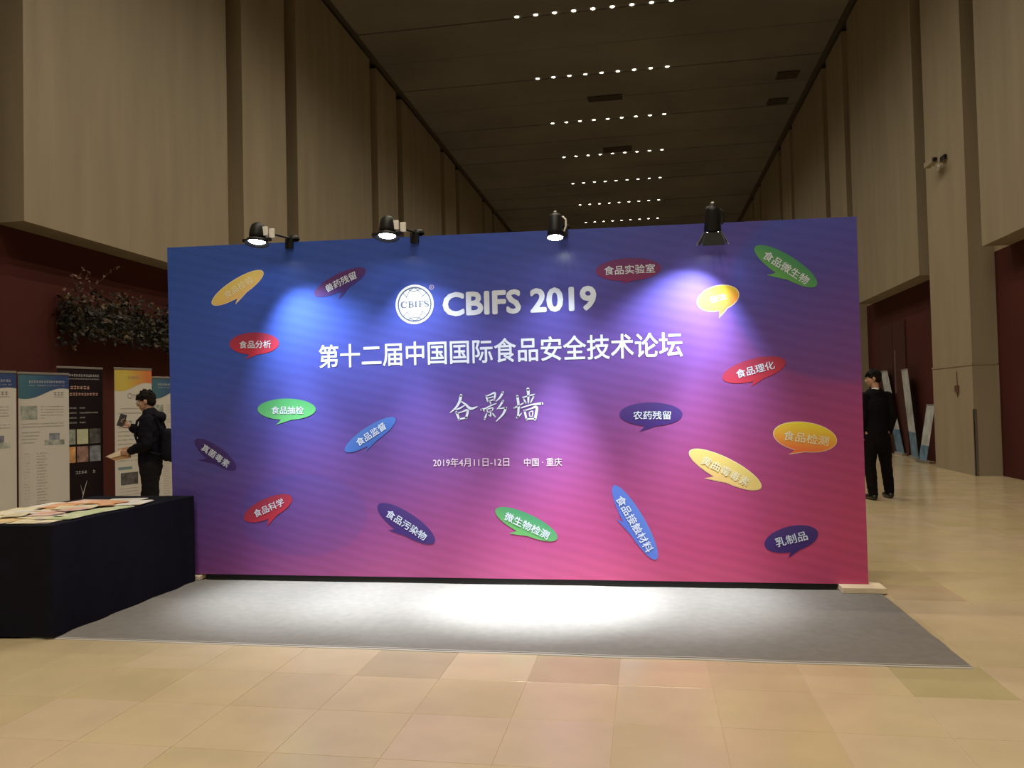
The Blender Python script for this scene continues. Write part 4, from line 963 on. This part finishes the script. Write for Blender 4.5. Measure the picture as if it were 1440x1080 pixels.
# backpack on his back
bp = thing('backpack', 'black backpack on the back of the man before the banners', 'backpack', LW((0, 0, 0)), R(-72))
q = Blob(); q.cap((-.07, .205, 1.0), .085, (-.06, .19, 1.24), .07, .9, (1, 0, 0)); q.cap((.07, .205, 1.0), .085, (.06, .19, 1.24), .07, .9, (1, 0, 0)); q.cap((0, .225, .98), .08, (0, .215, 1.12), .07, .8, (1, 0, 0)); q.build('bag', M['hoodie'], bp, .012, 3, .006, 2)
for sg in (1, -1):
    mb = MB(); pts = [Vector((.10 * sg, .14, 1.30)), Vector((.12 * sg, .08, 1.475)), Vector((.13 * sg, -.03, 1.485)), Vector((.125 * sg, -.115, 1.40)), Vector((.135 * sg, -.135, 1.24)), Vector((.165 * sg, -.08, 1.10)), Vector((.185 * sg, .05, 1.03)), Vector((.14 * sg, .16, 1.0))]
    for p0, p1 in zip(pts, pts[1:]): mb.tube(p0, p1, .014, n=8)
    mb.build('strap', M['hoodie'], bp)
# phone in the raised hand
ph = thing('phone', 'dark phone in the raised hand of the man before the banners', 'phone', LW((-.035, -.335, 1.415)), R(-72))
mb = MB(); mb.cbox(-.005, .005, -.037, .037, -.075, .075, .004); o = mb.build('case', M['black'], ph); o.rotation_euler = (R(-18), 0, R(12))
mb = MB(); mb.box(.0052, .0056, -.033, .033, -.068, .068); o2 = mb.build('screen', mat('phone_screen', (.05, .055, .06), .15), ph); o2.rotation_euler = o.rotation_euler
# tan folder in the other hand
fd = thing('paper_folder', 'tan paper folder held low by the man before the banners', 'folder', LW((.09, -.28, 1.03)), R(-72))
M['tan'] = mat('tan_card', (.42, .25, .12), .6); M['cream'] = mat('cream_sheet', (.6, .5, .38), .6)
def slab(pts, th, nm, m_, par):
    vs = [(0, y_, z_) for y_, z_ in pts]; k = len(vs); mb = MB(); mb.add([(-th, v[1], v[2]) for v in vs] + [(th + .02 * (v[2] < 0), v[1], v[2]) for v in vs], [tuple(range(k - 1, -1, -1)), tuple(range(k, 2 * k))] + [(i, (i + 1) % k, k + (i + 1) % k, k + i) for i in range(k)]); return mb.build(nm, m_, par)
slab([(.10, .08), (-.03, .055), (-.17, -.045), (-.09, -.085), (.08, -.06)], .003, 'cover', M['tan'], fd)
o = slab([(-.02, .045), (-.19, -.035), (-.13, -.055), (.0, -.02)], .0015, 'sheet', M['cream'], fd); o.location.x = .006

# --- right man: dark suit, walking away beside the backdrop
rm = thing('person', 'man in a black suit walking away at the right edge of the backdrop', 'person', (3.29, 12.12, 0), R(-165))
k = 1.06
rh = Matrix.Rotation(R(-48), 3, 'Z') @ Matrix.Rotation(R(10), 3, 'X')
# local +x is the photo's left; the head turns towards it
rh = Matrix.Rotation(R(62), 3, 'Z') @ Matrix.Rotation(R(8), 3, 'X')
b = Blob(); T2 = head(b, (0.015, -.01, 1.755), rh, 1.02)
b.cap((0, .01, 1.55), .058, (0, .0, 1.69), .055)
b.chain([(0, 0, 1.0), (0, .0, 1.30), (0, 0, 1.48)], [.12, .13, .11], .7, (1, 0, 0)); b.cap((-.16, 0, 1.48), .05, (.16, 0, 1.48), .05)
RH = {1: ((.185, 0, 1.49), (.225, .04, 1.20), (.225, -.05, .95)), -1: ((-.185, 0, 1.49), (-.235, .045, 1.20), (-.205, -.03, .95))}
for sg, (a, e_, w_) in RH.items(): b.chain([a, e_, w_], [.05, .04, .027])
hand(b, RH[1][2], (0, -.1, -1), (-1, 0, 0), .4, 1.05, 1); hand(b, RH[-1][2], (.1, -.15, -1), (1, 0, 0), .4, 1.05, -1)
RL = {1: [(.10, 0, .96), (.105, -.10, .53), (.10, -.03, .10)], -1: [(-.10, 0, .96), (-.105, -.03, .53), (-.12, .17, .14)]}
RL[1] = [(.09, 0, .96), (.12, .00, .53), (.115, .06, .10)]; RL[-1] = [(-.10, 0, .96), (-.17, -.07, .53), (-.215, -.08, .10)]
for sg, pts in RL.items(): b.chain(pts, [.09, .058, .038]); b.cap((pts[2][0], pts[2][1] + .01, pts[2][2] - .045), .035, (pts[2][0] * 1.1, pts[2][1] - .13, .035), .03)
b.build('body', M['skin'], rm, .0065, 2)
eyes(T2, rh, rm, 1.02)
hb = Blob(); hair_cap(hb, T2, rh, 1.04, random.Random(9)); hb.build('hair', M['hair'], rm, .007, 1)
cs = Blob(); cs.chain([(-.055, .03, 1.585), (0, .062, 1.60), (.055, .03, 1.60), (.055, -.03, 1.575), (0, -.07, 1.54), (-.055, -.03, 1.57), (-.055, .03, 1.585)], [.020] * 7); cs.build('shirt_collar', M['shirt'], rm, .007, 1)
j = Blob()
j.chain([(0, .0, .84), (0, .0, 1.00), (0, .0, 1.16), (0, .0, 1.36), (0, .0, 1.48)], [.185, .18, .165, .195, .16], .70, (1, 0, 0)); j.cap((-.175, .005, 1.49), .072, (.175, .005, 1.49), .072); j.cap((0, .01, 1.50), .10, (0, .01, 1.555), .07)
for sg, (a, e_, w_) in RH.items(): j.chain([a, e_, Vector(e_) + (Vector(w_) - Vector(e_)) * .95], [.076, .062, .046])
j.build('suit_jacket', M['suit'], rm, .011, 3, .007, 5)
tr_ = Blob(); tr_.cap((-.07, 0, .92), .13, (.07, 0, .92), .13, .85, (1, 0, 0))
for sg, pts in RL.items(): tr_.chain([(pts[0][0] * .85, 0, .90), pts[1], (pts[2][0], pts[2][1], .10)], [.115, .085, .068])
tr_.build('trousers', M['suit'], rm, .011, 3, .007, 12)
for sg, pts in RL.items():
    x_, y_ = pts[2][0], pts[2][1]; sh = Blob(); sh.cap((x_, y_ + .03, .050), .048, (x_ * 1.1, y_ - .16, .040), .039); sh.cap((x_, y_, .05), .035, (x_, y_, .11), .048); sh.build('shoe', M['shoe'], rm, .009, 2)
